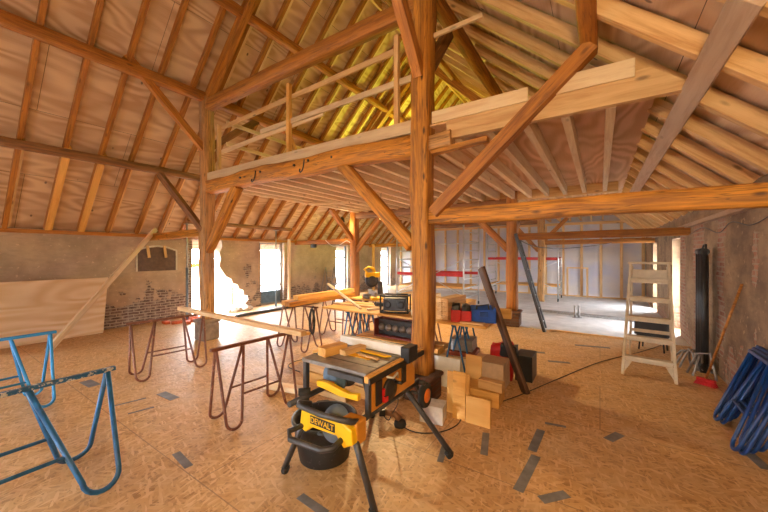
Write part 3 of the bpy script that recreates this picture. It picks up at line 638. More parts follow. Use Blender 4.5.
tb('flat_offcut', (-1.45, 3.93, ZB+.012), (-1.16, 3.93, ZB+.012), .10, .02, PINE, 'flat offcut at the right front edge of the workbench', 'block')
tb('flat_offcut', (-1.4, 4.5, ZB+.06), (-.98, 4.55, ZB+.06), .12, .12, PINEY, 'thick offcut behind the blue bag on the workbench', 'block')
tb('flat_offcut', (-2.15, 4.0, ZB+.04), (-2.12, 4.3, ZB+.04), .12, .08, PINEL, 'pale block on the workbench just left of the foreground post', 'block')
tb('leaning_stick', (-2.98, 3.86, .83), P(328, 284, d=5.6), .04, .03, PINEL, 'pale stick rising up left from the workbench toward the orange beams', 'board')
for i, (x0, y0, x1, y1, w) in enumerate(((-3.8, 4.2, -2.9, 4.25, .12), (-3.7, 4.4, -2.7, 4.45, .15), (-2.95, 3.98, -2.68, 4.5, .07))):
    tb('bench_plank', (x0, y0, ZB+.0155), (x1, y1, ZB+.0155), w, .03, [PINE, PINEY, PINEL][i], ['front plank lying flat on the left of the workbench', 'rear plank lying flat on the left of the workbench', 'narrow pale plank lying across the workbench left of the radio'][i], 'board')
m = MB()
for j in range(4): m.tube([(-2.9+.09*math.cos(a)*(1+.1*j), 4.25+.06*math.sin(a), ZB+.045+.012*j) for a in [2*PI*i/18 for i in range(19)]], .006, 6)
tag(m.build('cord_coil', BLACK, smooth=True), 'thin black cord coil on the workbench planks', 'cable')
# ---- under the bench
for r_ in range(6):
    for c_ in range(2):
        tb('stored_plank', (-3.1, 3.98+.2*c_, .035+.07*r_), (-2.0+.05*r_, 3.98+.2*c_, .035+.07*r_), .18, .062, [PINE, PINEY][(r_+c_) % 2], ['front', 'rear'][c_]+' '+['bottom', 'second', 'third', 'fourth', 'fifth', 'top'][r_]+' plank of the pile under the workbench', 'board', 'planks stored under the workbench')
cr = thing('tool_case', 'dark red case with a row of five round grey pieces under the workbench', 'toolbox', (-2.50, 4.1, .425), .0)
m = MB().box((-.33, -.12, 0), (.33, .12, .02)); m.box((-.33, .10, .02), (.33, .12, .26)); m.box((.31, -.12, .02), (.33, .10, .26)); m.box((-.33, -.12, .02), (-.31, .10, .26)); m.build('case', plain('dark_red', (.20, .03, .02), .5), cr, bevel=.003)
MB().box((-.30, -.03, .02), (.30, .09, .24)).build('insert', BLACK, cr)
for j in range(5): MB().lathe([(.05, 0), (.05, .02), (.03, .025), (.02, .05)], 18, Matrix.Translation((-.24+.12*j, -.03, .13)) @ Matrix.Rotation(PI/2, 4, 'X')).build('round_piece', GREY, cr, smooth=True)
def cbox(label, x0, x1, y0, y1, z0, z1, mat, rz=0, name='cardboard_box', cat='box', flap=True, group=None):
    cx, cy = (x0+x1)/2, (y0+y1)/2; t = thing(name, label, cat, (cx, cy, z0), rz, group); w, d, h = (x1-x0)/2, (y1-y0)/2, z1-z0
    MB().box((-w, -d, 0), (w, d, h-.003)).build('body', mat, t, bevel=.004)
    if flap:
        MB().box((-w, -d, h-.003), (w, -.002, h)).build('flap', mat, t); MB().box((-w, .002, h-.003), (w, d, h)).build('flap', mat, t)
    return t
cbox('cardboard box on the floor beside the leaning dark plank', -1.25, -.96, 4.02, 4.36, 0, .32, CARD)
cbox('white cardboard box under the workbench directly left of the foreground post', -2.15, -1.9, 3.7, 3.95, 0, .32, plain('white_card', (.72, .66, .60), .8))
cbox('white box standing on the plank pile under the workbench', -2.17, -1.97, 4.0, 4.25, .425, .66, plain('white_card2', (.74, .68, .62), .8))
cbox('crumpled white carton at the foot of the foreground post', -1.50, -1.27, 2.88, 3.06, 0, .17, plain('white_card3', (.66, .62, .58), .8), .2)
cbox('second white carton behind the table saw left of the post', -2.15, -1.88, 3.15, 3.45, 0, .20, plain('white_card4', (.66, .60, .54), .8), -.1)
cbox('grey plastic case under the workbench right of the post', -1.72, -1.42, 4.2, 4.5, .35, .50, GREY, .1, 'tool_case', 'toolbox', False)
cbox('dark red case under the grey case below the workbench', -1.75, -1.38, 4.15, 4.5, .29, .35, plain('dark_red2', (.25, .05, .02), .5), .1, 'tool_case', 'toolbox', False)
cbox('black case standing on the floor behind the leaning dark plank', -.93, -.72, 4.5, 4.85, 0, .33, BLACK, 0, 'tool_case', 'toolbox', False)
tb('stored_plank', (-2.0, 4.3, .145), (-1.25, 4.3, .145), .4, .28, PINEL, 'thick pale block of boards under the workbench right of the post', 'board')
blob('work_jacket', RED, (-1.08, 4.45, .0), .26, .22, .46, 'red and black jacket heaped behind the cardboard box', 'jacket', 3)
blob('work_bag', BLACK, (-.98, 4.40, .32), .20, .16, .16, 'small black bag heaped on the cardboard box', 'bag', 5, strap=RED)
def panel(label, x0, x1, y, h, mat, lean=8, rz=0, name='plywood_offcut'):
    m = MB().box((0, 0, 0), (x1-x0, .018, h)); return tag(m.build(name, mat, M=Matrix.Translation((x0, y, 0)) @ Matrix.Rotation(rz, 4, 'Z') @ Matrix.Rotation(-math.radians(lean), 4, 'X'), bevel=.001), label, 'board')
panel('white board standing in front of the workbench right of the post', -1.95, -1.42, 3.78, .36, WHITE, 6, name='white_board')
panel('pale plywood offcut leaning under the workbench beside the cardboard box', -1.40, -1.2, 3.92, .40, PLYO, 6)
panel('square plywood offcut directly right of the dark brick pedestal', -1.34, -1.10, 3.20, .42, PLYO, 3)
panel('tall narrow plywood offcut nearest the foreground post pedestal', -1.24, -1.11, 3.11, .465, PINEY, 3)
panel('low plywood offcut at the right end of the offcuts by the pedestal', -1.10, -.86, 3.10, .26, PLYO, 3)
tb('wood_block', (-1.12, 3.62, .22), (-.86, 3.60, .22), .10, .10, PINE, 'pale block end showing behind the low plywood offcut', 'block')
tb('wood_block', (-1.3, 3.68, .08), (-.9, 3.7, .08), .3, .16, PINEY, 'thick offcut lying behind the low plywood offcut', 'block')
tb('dark_plank', (-.72, 4.12, .01), P(481, 268, d=4.28), .15, .05, OAKB, 'dark weathered plank leaning on the right end of the workbench', 'board', rough=.008, seed=61, roll=.9)
# bench clutter on floor left of saw
for i, (x, y, L, a) in enumerate(((-2.75, 2.80, .8, .05), (-2.7, 3.28, 1.1, -.05), (-3.15, 2.62, .6, .25), (-3.0, 3.52, 1.2, 0))):
    tb('floor_offcut', (x-L/2*math.cos(a), y-L/2*math.sin(a), .035+(.0 if i != 1 else 0)), (x+L/2*math.cos(a), y+L/2*math.sin(a), .035), .12, .06, [PINE, PINEY, PINEL, PINE][i], ['first', 'second', 'short third', 'long rear'][i]+' pale offcut on the floor between saw and workbench', 'board', 'offcuts on the floor behind the saw')
for r_ in range(3):
    tb('piled_board', (-3.25+.06*r_, 3.02+.03*r_, .065+.13*r_), (-2.2-.05*r_, 3.0+.02*r_, .065+.13*r_), .12, .125, [PINEY, PINE, PINEY][r_], ['lowest', 'middle', 'topmost'][r_]+' thick board of the low pile on the floor behind the table saw', 'board', 'low pile of boards behind the saw')
# ================================================================== TABLE SAW
ts = thing('table_saw', 'yellow and black portable table saw on a folding wheeled stand', 'saw', (-1.6, 2.02, 0))
def tl(x, y, z): return (x+1.6, y-2.02, z)
ZT = .85; x0, x1, y0, y1 = -1.92, -1.30, 1.74, 2.29
top = MB().box(tl(x0, y0, ZT-.03), tl(x1, y1, ZT)).build('table', GREY, ts, bevel=.006)
m = MB()
for yy in (1.86, 2.14): m.box(tl(x0, yy, ZT+.0005), tl(x1, yy+.012, ZT+.002))
m.build('mitre_slot', DGREY, top)
MB().box(tl(-1.75, 1.98, ZT+.0005), tl(-1.45, 2.05, ZT+.003)).build('throat_plate', YEL, top)
MB().box(tl(-1.93, 2.20, ZT+.004), tl(-1.27, 2.245, ZT+.075)).build('rip_fence', WHITE, ts, bevel=.004)
MB().box(tl(-1.93, 2.25, ZT+.02), tl(-1.25, 2.30, ZT+.065)).build('fence_backing', BLACK, ts, bevel=.004)
MB().box(tl(-1.29, 2.17, ZT-.04), tl(-1.21, 2.31, ZT+.08)).build('fence_clamp', BLACK, ts, bevel=.008)
for yy in (y0-.035,):
    MB().box(tl(x0+.3, yy, ZT-.06), tl(x1, yy+.03, ZT-.02)).build('front_rail', DGREY, ts, bevel=.003)
MB().box(tl(x1+.005, y0-.03, ZT-.05), tl(x1+.04, y1+.22, ZT-.005)).build('side_rail', PINEY, ts, bevel=.003)
MB().box(tl(x1+.04, y0-.03, ZT-.055), tl(x1+.055, y1+.2, ZT-.02)).build('scale_strip', BLACK, ts)
# body with open front
ORB = plain('orange_yellow_body', (.62, .26, .03), .45, 0, .15)
m = MB().prism([(y0+.05-2.02, .57), (y1+.12-2.02, .57), (y1+.12-2.02, .70), (y1+.05-2.02, .79), (y0+.05-2.02, .79)], x1+1.6-.03, x1+1.6+.01, 'x'); m.build('side_panel', ORB, ts, bevel=.008)
for (a, b, c, d_) in ((1.83, 1.90, .60, .77), (2.18, 2.24, .64, .78)): MB().box(tl(x1+.011, a, c), tl(x1+.025, b, d_)).build('panel_rib', BLACK, ts, bevel=.004)
MB().box(tl(x1-.02, y0+.01, .55), tl(x1+.015, y0+.045, ZT-.06)).build('corner_post', DGREY, ts, bevel=.006)
MB().box(tl(x0, y0+.01, .50), tl(x0+.035, y0+.05, ZT-.03)).build('corner_post', DGREY, ts, bevel=.006)
MB().box(tl(x0+.0, y1-.05, .50), tl(x0+.035, y1-.01, ZT-.03)).build('corner_post', DGREY, ts, bevel=.006)
MB().box(tl(x0+.03, y1-.04, .57), tl(x1-.03, y1-.02, ZT-.03)).build('rear_panel', DGREY, ts, bevel=.006)
wheel = MB().lathe([(.075, 0), (.08, .01), (.08, .025), (.03, .03)], 26, Matrix.Translation(tl(x1+.015, 1.99, .67)) @ RY).build('height_wheel', BLACK, ts, smooth=True)
MB().tube([tl(x1+.045, 2.04, .71), tl(x1+.10, 2.04, .71)], .012).build('crank_knob', BLACK, wheel, smooth=True)
MB().box(tl(x1+.012, 1.905, .60), tl(x1+.045, 1.95, .64)).build('switch', RED, ts, bevel=.006); MB().box(tl(x1+.012, 1.895, .65), tl(x1+.04, 1.945, .70)).build('switch', RED, ts, bevel=.006)
MB().tube([tl(x1+.03, 1.95, .77), tl(x1+.05, 2.0, .75), tl(x1+.05, 2.06, .77), tl(x1+.03, 2.1, .72)], .008, 8).build('cable_wrap', WHITE, ts, smooth=True)
MB().lathe([(.02, -.16), (.07, -.15), (.075, -.02), (.03, 0)], 22, Matrix.Translation(tl(-1.62, 1.92, .70)) @ Matrix.Rotation(PI/2, 4, 'X') @ Matrix.Rotation(.5, 4, 'Y')).build('motor', DGREY, ts, smooth=True)
MB().lathe([(.02, -.03), (.11, -.028), (.11, 0), (.04, .004)], 28, Matrix.Translation(tl(-1.70, 1.86, .70)) @ Matrix.Rotation(PI/2, 4, 'X')).build('blade_housing', plain('blue_grey', (.10, .17, .27), .5), ts, smooth=True)
MB().box(tl(-1.78, 1.79, .64), tl(-1.66, 1.83, .69)).build('motor_bracket', ORNG, ts, bevel=.006)
MB().lathe([(.01, -.03), (.10, -.02), (.12, 0), (.06, .01)], 24, Matrix.Translation(tl(-1.5, 1.66, .50)) @ Matrix.Rotation(1.15, 4, 'X')).build('dust_chute', plain('blue_grey2', (.16, .22, .32), .5), ts, smooth=True)
# stand
MB().prism([(-.12, .73), (-.02, .735), (.18, .70), (.26, .715), (.26, .67), (.1, .665), (-.12, .69)], 1.70-2.02, 1.735-2.02, 'y').build('cross_bar', YEL, ts, bevel=.005)
MB().prism([(-.12, .575), (.24, .59), (.325, .56), (.335, .47), (.26, .43), (.2, .49), (-.02, .48), (-.08, .43), (-.14, .45)], 1.555-2.02, 1.61-2.02, 'y').build('front_bracket', YEL, ts, bevel=.008)
MB().box((.20, 1.60-2.02, .44), (.335, 1.70-2.02, .59)).build('bracket_side', ORB, ts, bevel=.01)
MB().box((-.03, 1.550-2.02, .508), (.19, 1.5555-2.02, .562)).build('name_plate', BLACK, ts, bevel=.001)
tx = bpy.data.curves.new('letters', 'FONT'); tx.body = 'DEWALT'; tx.size = .052; tx.extrude = .001; tx.align_x = 'CENTER'; tx.align_y = 'CENTER'; tx.materials.append(YEL)
to = bpy.data.objects.new('lettering', tx); COL.objects.link(to)
dg = bpy.context.evaluated_depsgraph_get(); me = bpy.data.meshes.new_from_object(to.evaluated_get(dg)); bpy.data.objects.remove(to)
to = bpy.data.objects.new('lettering', me); COL.objects.link(to); to.parent = ts; to.location = (.08, 1.5485-2.02, .535); to.rotation_euler = (PI/2, 0, 0)
if not me.materials: me.materials.append(YEL)
for x in (x0+.02, x1-.02): MB().tube([tl(x, y0-.14, .545), tl(x, y1+.24, .545)], .022, 10).build('side_tube', DGREY, ts, smooth=True)
MB().tube([tl(-1.76, 1.68, .56), tl(-1.77, 1.58, .60), tl(-1.72, 1.53, .615), tl(-1.5, 1.51, .62), tl(-1.34, 1.53, .62), tl(-1.29, 1.58, .60), tl(-1.30, 1.68, .56)], .019, 10).build('upper_handle', DGREY, ts, smooth=True)
MB().tube([tl(-1.70, 1.58, .47), tl(-1.77, 1.49, .44), tl(-1.70, 1.44, .43), tl(-1.42, 1.44, .45), tl(-1.36, 1.48, .46), tl(-1.36, 1.58, .48)], .019, 10).build('lower_handle', DGREY, ts, smooth=True)
MB().tube([tl(-1.74, 1.66, .66), tl(-1.80, 1.60, .66)], .026, 10).build('grip', RUB, ts, smooth=True)
for (fx, fy, tx_, ty_) in ((-1.99, 1.63, -1.69, 1.60), (-1.17, 1.66, -1.31, 1.60), (-1.00, 2.49, -1.36, 2.33), (-1.92, 2.68, -1.84, 2.40)):
    lg = MB().tube([tl(tx_, ty_, .56), tl(fx, fy, .03)], .022, 12).build('leg', DGREY, ts, smooth=True)
    dv = (Vector((tx_, ty_, .56))-Vector((fx, fy, 0))).normalized(); MB().tube([Vector(tl(fx, fy, 0))+dv*.012, Vector(tl(fx, fy, 0))+dv*.06], .028, 12).build('rubber_foot', RUB, lg, smooth=True)
MB().box(tl(-1.41, 2.33, .50), tl(-1.32, 2.45, .60)).build('hinge_block', OAKR, ts, bevel=.01)
MB().tube([tl(-1.9, 2.52, .54), tl(-1.25, 2.52, .54)], .018, 10).build('rear_tube', DGREY, ts, smooth=True)
for x in (-1.29, -1.88):
    w_ = MB(); w_.lathe([(.045, -.02), (.10, -.022), (.108, 0), (.10, .022), (.045, .02)], 26, Matrix.Translation(tl(x, 2.60, .40)) @ RY)
    w_ = w_.build('wheel', RUB, ts, smooth=True); MB().lathe([(.06, -.024), (.06, .024), (.02, .027)], 22, Matrix.Translation(tl(x, 2.60, .40)) @ RY).build('hub', ORNG, w_, smooth=True)
MB().tube([tl(-1.88, 2.60, .40), tl(-1.29, 2.60, .40)], .012).build('axle', DGREY, ts, smooth=True)
for x in (-1.34, -1.83): MB().tube([tl(x, 2.60, .40), tl(x, 2.50, .545)], .014).build('wheel_strut', DGREY, ts, smooth=True)
# things lying on the saw
q = P(333, 352, z=ZT+.06)
tb('cut_block', (-1.81, 1.84, ZT+.035), (-1.77, 2.06, ZT+.035), .10, .068, PINEY, 'short pine block on the table saw, nearest its left corner', 'block')
tb('cut_block', (-1.69, 1.95, ZT+.022), (-1.66, 2.18, ZT+.022), .07, .04, PINE, 'second pine block beside the first on the table saw', 'block')
tag(MB().prism([(-.15, 0), (.12, -.03), (.16, .01), (.02, .035), (-.14, .03)], 0, .012, 'z').build('push_stick', YEL, loc=(-1.50, 2.11, ZT+.0035), bevel=.002), 'yellow push stick on the table saw', 'tool')
tb('thin_strip', (-1.58, 2.03, ZT+.01), (-1.38, 2.0, ZT+.01), .03, .012, PINE, 'thin pale strip beside the push stick on the saw table', 'block')
# tub under the saw
bk = thing('mortar_tub', 'black plaster splashed rubber tub under the table saw', 'tub', (-1.88, 1.95, 0))
TUBM = chipped('black_tub_rubber', (.02, .02, .022), (.14, .13, .12), .60)
MB().lathe([(.18, 0), (.20, .01), (.23, .16), (.25, .31), (.265, .315), (.265, .33), (.24, .33), (.215, .15), (.18, .03)], 36).build('body', TUBM, bk, smooth=True)
for a in (2.4, -.75): MB().tube([(.255*math.cos(a-.25), .255*math.sin(a-.25), .32), (.28*math.cos(a-.15), .28*math.sin(a-.15), .32), (.28*math.cos(a+.15), .28*math.sin(a+.15), .32), (.255*math.cos(a+.25), .255*math.sin(a+.25), .32)], .011).build('handle', TUBM, bk, smooth=True)
# sander lying behind the saw
sd = thing('hand_tool', 'brown and black power tool lying on the floor in front of the post', 'tool', P(400, 426, z=0), .6)
MB().lathe([(.055, 0), (.06, .02), (.05, .05), (.03, .06)], 22).build('disc_base', RUB, sd, smooth=True); MB().tube([(0, 0, .06), (-.05, .03, .10), (-.15, .05, .11)], .032, 12, r2=.025).build('grip', plain('brown_plastic', (.25, .12, .06), .5), sd, smooth=True)
MB().box((-.2, .02, .08), (-.14, .08, .14)).build('battery', BLACK, sd, bevel=.006)
def cord(label, pts, r=.005, mat=BLACK, name='power_cord'):
    P3 = []; pts = [Vector(p) for p in pts]
    for i in range(len(pts)-1):
        a = pts[max(i-1, 0)]; b = pts[i]; c = pts[i+1]; d = pts[min(i+2, len(pts)-1)]
        for s in range(7):
            t = s/7; P3.append(.5*((2*b)+(c-a)*t+(2*a-5*b+4*c-d)*t*t+(3*b-a-3*c+d)*t**3))
    P3.append(pts[-1]); return tag(MB().tube(P3, r, 7).build(name, mat, smooth=True), label, 'cable')
cord('black power cord hanging from the table saw to its plug on the floor', [P(392, 388, z=.58)+Vector((.03, 0, 0)), P(398, 402, z=.40), P(392, 414, z=.1), P(388, 420, z=.01), P(380, 412, z=.01), P(374, 412, z=.02)])
tag(MB().box((-.04, -.025, 0), (.04, .025, .05)).build('plug_block', BLACK, loc=P(373, 413, z=0), rot=(0, 0, .7), bevel=.008), 'small black plug block on the floor under the table saw', 'plug')
G = lambda px, py: P(px, py, z=.006)
cord('black cord curling round the foreground post pedestal', [G(395, 422), G(415, 432), G(440, 432), G(458, 424), G(463, 412)])
cord('long black cord running from the offcuts across the right floor', [G(494, 404), G(520, 395), G(560, 378), G(600, 362), G(640, 352), G(662, 345)])
cord('dark cable looping on the floor beside the second rust trestle', [G(300, 372), G(288, 366), G(300, 360), G(318, 360), G(330, 366)], .007)
# ================================================================== FLOOR MARKS (grey tape)
tp = [((176, 453), (189, 467), .06), ((114, 406), (146, 398), .03), ((128, 414), (154, 407), .03), ((85, 381), (95, 386), .12), ((161, 393), (175, 399), .10), ((532, 430), (541, 450), 0), ((536, 456), (518, 491), .07), ((541, 430), (532, 451), .07),
      ((541, 500), (567, 494), .07), ((545, 423), (566, 427), .04), ((300, 496), (326, 514), .06), ((608, 440), (620, 434), .08), ((486, 433), (484, 455), .06), ((520, 350), (545, 353), .08), ((548, 361), (570, 363), .07), ((103, 476), (110, 452), 0), ((445, 445), (440, 462), .05), ((745, 450), (768, 470), .08), ((600, 397), (650, 407), 0), ((575, 345), (610, 348), .08)]
tn = 0
names = ['by the near blue trestle', 'upper long strip between the blue and rust trestles', 'lower long strip between the blue and rust trestles', 'short piece behind the blue trestles', 'short piece left of the second rust trestle', '', 'longest piece right of the table saw', 'upper piece right of the table saw', 'bottom piece lying crosswise near the picture edge', 'thin piece right of the offcuts', 'at the bottom edge left of the saw leg', 'small piece left of the blue trestle stack', 'in front of the low plywood offcut', 'beyond the leaning dark plank', 'on the open floor left of the stepladder', 'beneath the near blue trestle', 'beside the right saw leg', 'beside the dark blue trestle stack', '', 'far piece left of the stepladder']
for i, (a, b, w) in enumerate(tp):
    if not w: continue
    p, q = P(*a, z=0), P(*b, z=0); M, L = frame(p, q); o = MB().box((0, -w/2, 0), (L, w/2, .0025)).build('floor_tape', TAPE, M=M)
    tag(o, 'grey tape on the floor, '+names[i], 'tape', 'pieces of grey tape on the floor')
# ================================================================== RIGHT SIDE
# cream wooden stepladder
sl = thing('stepladder', 'cream wooden stepladder standing open near the right wall', 'ladder', (.53, 5.50, 0), -.12)
a0 = Vector((-.275, 0, 0)); b0 = Vector((.275, 0, 0)); a1 = Vector((-.21, .50, 1.52)); b1 = Vector((.21, .50, 1.52))
for (p, q) in ((a0, a1), (b0, b1)): beam('side_rail', p, q, .035, .075, CREAM, sl, up=(0, 1, 0), bevel=.004)
for (p, q) in (((-.26, 1.15, 0), (-.20, .56, 1.46)), ((.26, 1.15, 0), (.20, .56, 1.46))): beam('rear_leg', p, q, .03, .05, CREAM, sl, up=(0, 1, 0), bevel=.004)
for j, f in enumerate((.16, .335, .505, .68, .85)):
    p, q = a0.lerp(a1, f), b0.lerp(b1, f); beam('step', p+Vector((.01, 0, 0)), q-Vector((.01, 0, 0)), .11, .025, CREAM, sl, bevel=.003)
    beam('step_batten', p+Vector((.02, -.035, -.03)), q+Vector((-.02, -.035, -.03)), .015, .05, CREAM, sl, bevel=.003)
beam('top_board', a1+Vector((-.03, .0, .0)), b1+Vector((.03, .0, .0)), .18, .03, CREAM, sl, bevel=.004)
beam('back_panel', (-.19, .50, 1.36), (.19, .50, 1.36), .02, .13, CREAM, sl, bevel=.003)
beam('rear_brace', (-.24, .98, .45), (.24, .98, .45), .02, .05, CREAM, sl, bevel=.003)
MB().prism([(-.25, .2), (-.25, .05), (-.17, .2)], -.01, .01, 'y').build('corner_gusset', CREAM, sl); MB().prism([(.25, .2), (.25, .05), (.17, .2)], -.01, .01, 'y').build('corner_gusset', CREAM, sl)
# black crate on a small stand, behind the ladder
q = P(653, 352, d=5.6)
st = thing('low_stand', 'low black metal stand behind the stepladder', 'stand', (q.x, q.y, 0), -.3)
for x in (-.17, .17):
    for y in (-.12, .12): MB().tube([(x, y, 0), (x*.9, y*.9, .24)], .012).build('leg', BLACK, st, smooth=True)
MB().box((-.2, -.15, .24), (.2, .15, .26)).build('top', BLACK, st, bevel=.004)
bx = thing('black_crate', 'black plastic crate on the low stand behind the stepladder', 'crate', (q.x, q.y, .26), -.3)
m = MB().box((-.23, -.15, 0), (.23, .15, .012))
for a in ((-.23, -.15, -.215, .15), (.215, -.15, .23, .15), (-.215, -.15, .215, -.135), (-.215, .135, .215, .15)): m.box((a[0], a[1], .012), (a[2], a[3], .25))
m.build('walls', BLACK, bx, bevel=.005); MB().box((-.245, -.165, .235), (.245, -.15, .255)).build('rim', BLACK, bx, bevel=.003)
# black column radiator
q = P(702, 300, X=1.20); rad = thing('column_radiator', 'tall black column radiator standing against the right wall', 'radiator', (1.20, q.y, 0), PI/2)
for j in range(3):
    x = -.12+.12*j; MB().tube([(x, 0, .08), (x, 0, 1.70)], .046, 14).build('column', BLACK, rad, smooth=True)
for z in (.1, 1.68): MB().tube([(-.16, 0, z), (.16, 0, z)], .05, 12).build('header', BLACK, rad, smooth=True)
MB().box((-.12, -.04, 0), (.12, .04, .07)).build('foot', BLACK, rad, bevel=.01); MB().tube([(-.1, -.02, 1.70), (-.05, -.03, 1.78), (.05, -.03, 1.78), (.1, -.02, 1.70)], .012).build('top_loop', BLACK, rad, smooth=True)
# bundle of bent grey tubes
for i in range(6):
    q = P(684+4.5*i, 362+3*i, z=.0); m = MB(); a = -.9+1.3*i
    m.tube([Vector((-.16, 0, .02)), Vector((-.06, .02, .16+.03*i)), Vector((.08, .03, .20+.03*i)), Vector((.15, 0, .10)), Vector((.17, -.02, .02))], .014, 9)
    tag(m.build('bent_tube', GREY, loc=(min(q.x, 1.12), q.y-.02*i, 0), rot=(0, 0, a), smooth=True), 'bent grey metal tube in the heap at the foot of the radiator', 'pipe', 'bent grey tubes by the radiator')
# broom
h0 = P(706, 380, z=.07); h1 = P(742, 284, X=XR-.02)
bm_ = thing('broom', 'broom with red head leaning on the right wall', 'broom', (h0.x, h0.y, 0), .5)
L = bm_.matrix_basis.inverted() if False else None
bm_.rotation_euler = (0, 0, 0)
MB().tube([Vector((0, 0, .09)), h1-Vector((h0.x, h0.y, 0))], .013, 10).build('handle', OAKR, bm_, smooth=True)
MB().box((-.09, -.03, .055), (.09, .03, .09)).build('head', RED, bm_, rot=(0, 0, -.6), bevel=.01)
m = MB()
for i in range(14):
    for j in range(3): m.tube([(-.08+.0125*i, -.02+.02*j, .056), (-.105+.0158*i, -.035+.035*j, .002)], .006, 5)
m.build('bristles', RED, bm_, rot=(0, 0, -.6))
# stack of dark blue trestles against the wall
for i in range(3):
    y = 4.62-.07*i; lean = math.radians(20)
    M = Matrix.Translation((.98-.02*i, y-.95*(1)+.05*i, .02)) @ Matrix.Rotation(lean, 4, 'Y') @ Matrix.Translation((0, 0, 0)) @ Matrix.Rotation(PI/2+.04*i, 4, 'Z')
    M = Matrix.Translation((.93+.07*i, 3.72+.07*(i%3), .02)) @ Matrix.Rotation(lean, 4, 'Y') @ Matrix.Rotation(PI/2+.03*(i-1.5), 4, 'Z')
    trestle(['outermost', 'middle', 'innermost'][i]+' dark blue trestle of the stack leaning on the right wall', (0, 0), (.86, 0), NAVY, NAVY, h=.76, splay=.012, inset=.33, foot=.16, r=.0145, group='dark blue trestles stacked by the right wall', M=M)
q = P(752, 382, z=.25)
# ladder leaning at the second post
ld = thing('leaning_ladder', 'black aluminium ladder leaning on the second right oak post', 'ladder', (0, 0, 0))
b0 = P(545, 330, z=0); t0 = Vector((XB+.13, Y2-.18, 2.10))
ld.location = b0; sdv = Vector((-.015, .2, 0))
for s in (-1, 1): beam('side_rail', sdv*s, t0-b0+sdv*s*.8, .06, .08, BLACK, ld, up=(0, 1, 0), bevel=.003)
for j in range(7):
    f = .08+.135*j; c = (t0-b0)*f; MB().tube([c-sdv*.9, c+sdv*.9], .014, 8).build('rung', ALU, ld, smooth=True)
# far: pipe stubs
for i, (px, lb) in enumerate(((575, 'left'), (579, 'right'))):
    q = P(px, 318, z=0); t = thing('floor_stub', lb+' short grey upright on the far floor left of the stepladder', 'pipe', q, 0, 'short uprights on the far floor')
    MB().tube([(0, 0, 0), (0, 0, .32)], .028).build('tube', GREY, t, smooth=True); MB().box((-.06, -.06, 0), (.06, .06, .015)).build('foot', GREY, t)
# scaffold towers
def scaffold(label, xa, xb, ya, yb, h, zred, zplat):
    t = thing('scaffold_tower', label, 'scaffold', (xa, ya, 0), 0, 'scaffold towers')
    w, d = xb-xa, yb-ya
    for X, lb in ((0, 'left'), (w, 'right')):
        m = MB()
        for y in (0, d): m.tube([(X, y, .12), (X, y, h)], .025, 8)
        z = .35
        while z < h: m.tube([(X, 0, z), (X, d, z)], .018, 6); z += .28
        f = m.build('end_frame', ALU, t, smooth=True)
        for y in (0, d): MB().lathe([(.055, -.015), (.06, 0), (.055, .015)], 16, Matrix.Translation((X, y, .06)) @ RY).build('castor', RUB, f, smooth=True)
    for y in (0, d): MB().box((0, y-.015, zred-.045), (w, y+.015, zred+.045)).build('guard_bar', RED, t, bevel=.004)
    for (za, zb) in ((.4, 1.5), (1.5, .4)): MB().tube([(0, .03, za), (w, .03, zb)], .014, 6).build('diagonal_brace', ALU, t, smooth=True)
    MB().tube([(0, d, .4), (w, d, 1.4)], .014, 6).build('diagonal_brace', ALU, t, smooth=True)
    for z in (.4, h-.5): MB().tube([(0, d, z), (w, d, z)], .018, 6).build('ledger', ALU, t, smooth=True)
    MB().box((.03, .1, zplat), (w-.03, d-.1, zplat+.04)).build('platform', PINEY, t, bevel=.004)
scaffold('nearer aluminium scaffold tower with red guard bars behind the foreground post', -5.6, -3.32, 9.2, 10.6, 2.5, 1.02, .62)
scaffold('farther aluminium scaffold tower with red guard bars by the insulated wall', -3.6, -1.2, 12.6, 13.8, 2.6, 1.48, .5)
# shadow gap at the floor edge on the left, built as a dark strip
tb('floor_strip', P(236, 316, z=.04), P(318, 302, z=.04), .08, .07, DGREY, 'dark strip for the shadow gap along the floor before the glazed left wall door', 'beam')
tb('floor_strip', (-1.5, 10.15, .05), (1.25, 9.85, .05), .10, .07, GREY, 'long grey timber lying across the pale far floor left of the stepladder', 'beam')
tb('floor_strip', (-.9, Y2-.10, .02), (.9, Y2-.12, .02), .05, .03, PINE, 'thin batten at the edge where the board floor meets the pale far floor', 'beam')
# heap of far materials near scaffold base
tag(MB().box((-4.9, 8.3, 0), (-3.9, 8.9, .5)).build('material_pallet', PINE, bevel=.01), 'pale stack of boards on the floor before the nearer scaffold tower', 'boards')
tag(MB().box((-3.6, 7.2, 0), (-2.5, 7.8, .55)).build('material_pallet', PINEY, bevel=.01), 'yellowish stack of boards behind the workbench', 'boards')
# wires
cord('black cable sagging between the second and third right posts', [(XB+.1, Y2+.1, 2.0), (-1.4, 9.0, 1.85), (-.9, 10.0, 1.80), (-.2, 11.0, 1.88), (.3, Y3-.1, 2.0)], .012)
cord('thin cable tacked under the right wall plate', [(XR-.03, 4.4, 2.02), (XR-.04, 4.9, 1.95), (XR-.04, 5.5, 2.03), (XR-.04, 6.0, 1.93), (XR-.04, 6.8, 2.05), (XR-.04, 7.7, 1.98)], .005)
cord('white cable loop on the left beam by the lamp post', [(-7.5, Y2-.08, 2.1), (-7.2, Y2-.1, 1.92), (-6.9, Y2-.1, 1.93), (-6.6, Y2-.1, 2.06), (-6.42, Y2-.13, 2.0)], .01, WHITE)
tag(MB().box((-.10, -.05, -.06), (.10, .05, .06)).build('junction_box', BLACK, loc=(-8.0, Y2-.13, 1.92), bevel=.01), 'black junction box under the left beam before the lamp post', 'box')
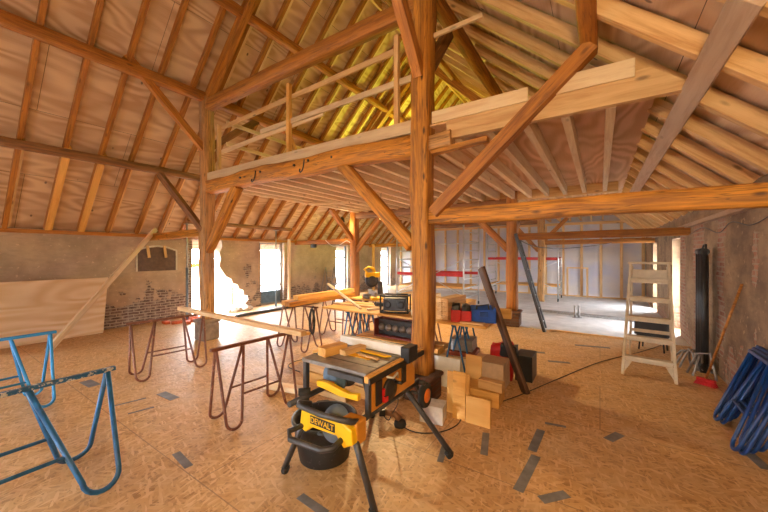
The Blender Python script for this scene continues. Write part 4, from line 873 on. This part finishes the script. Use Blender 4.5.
# ================================================================== LAMPS
def spot_lamp(label, loc, col, power, rad=.06, name='work_lamp', cord=.22, kind='POINT'):
    t = thing(name, label, 'lamp', loc)
    MB().lathe([(.02, .16), (.05, .14), (.075, .05), (.08, .0)], 20).build('lamp_shade', BLACK, t, smooth=True); m = MB(); bmesh.ops.create_uvsphere(m.bm, u_segments=14, v_segments=10, radius=.035)
    m.build('bulb', emis('bulb_glow', col, 12), t, loc=(0, 0, -.05), smooth=True); MB().tube([(0, 0, .15), (0, 0, cord)], .006, 6).build('cord', BLACK, t)
    l = bpy.data.lights.new('lamp_light', kind)
    if kind == 'SPOT': l.spot_size = math.radians(150); l.spot_blend = .35
    l.energy = power; l.color = col; l.shadow_soft_size = rad; o = bpy.data.objects.new('lamp_light', l); COL.objects.link(o); o.parent = t; o.location = (0, 0, -.13)
WARM = (1.0, .70, .34)
spot_lamp('black lamp hanging beside the top of the left rear post under the loft', (XA-.2, Y2-.35, 2.62), WARM, 60)
spot_lamp('hanging lamp under the loft joists behind the foreground post', (-3.8, 5.6, 2.45), WARM, 700, .06, cord=.46, kind='SPOT')
spot_lamp('hanging lamp above the far loft, hidden by the loft floor', (-4.7, 9.0, 4.5), (.82, 1.0, .10), 560, .15, cord=2.0)
def fill_flood(label, loc, aim, col, power):  # unseen tripod lamp added for warm fill from the camera side
    t = thing('fill_light', label, 'lamp', loc)
    MB().tube([(0, 0, .02), (0, 0, 2.0)], .018).build('pole', DGREY, t, smooth=True)
    for j in range(3): a = 2*PI*j/3; MB().tube([(0, 0, .5), (.5*math.cos(a), .5*math.sin(a), .02)], .014).build('leg', DGREY, t, smooth=True)
    d = (Vector(aim)-Vector(loc)-Vector((0, 0, 2.1))).normalized(); M = Matrix.Translation((0, 0, 2.1)) @ d.to_track_quat('-Z', 'Y').to_matrix().to_4x4()
    MB().box((-.18, -.12, 0), (.18, .12, .07)).build('housing', YEL, t, M=M, bevel=.01)
    l = bpy.data.lights.new('fill_light_area', 'AREA'); l.shape = 'RECTANGLE'; l.size = .34; l.size_y = .22; l.energy = power; l.color = col; o = bpy.data.objects.new('fill_light_area', l); COL.objects.link(o); o.parent = t; o.matrix_local = M @ Matrix.Translation((0, 0, -.02))
fill_flood('unseen fill light added on a tripod behind the camera', (.3, -1.3, 0), (-1.0, 4.4, 3.0), (1.0, .72, .38), 210)
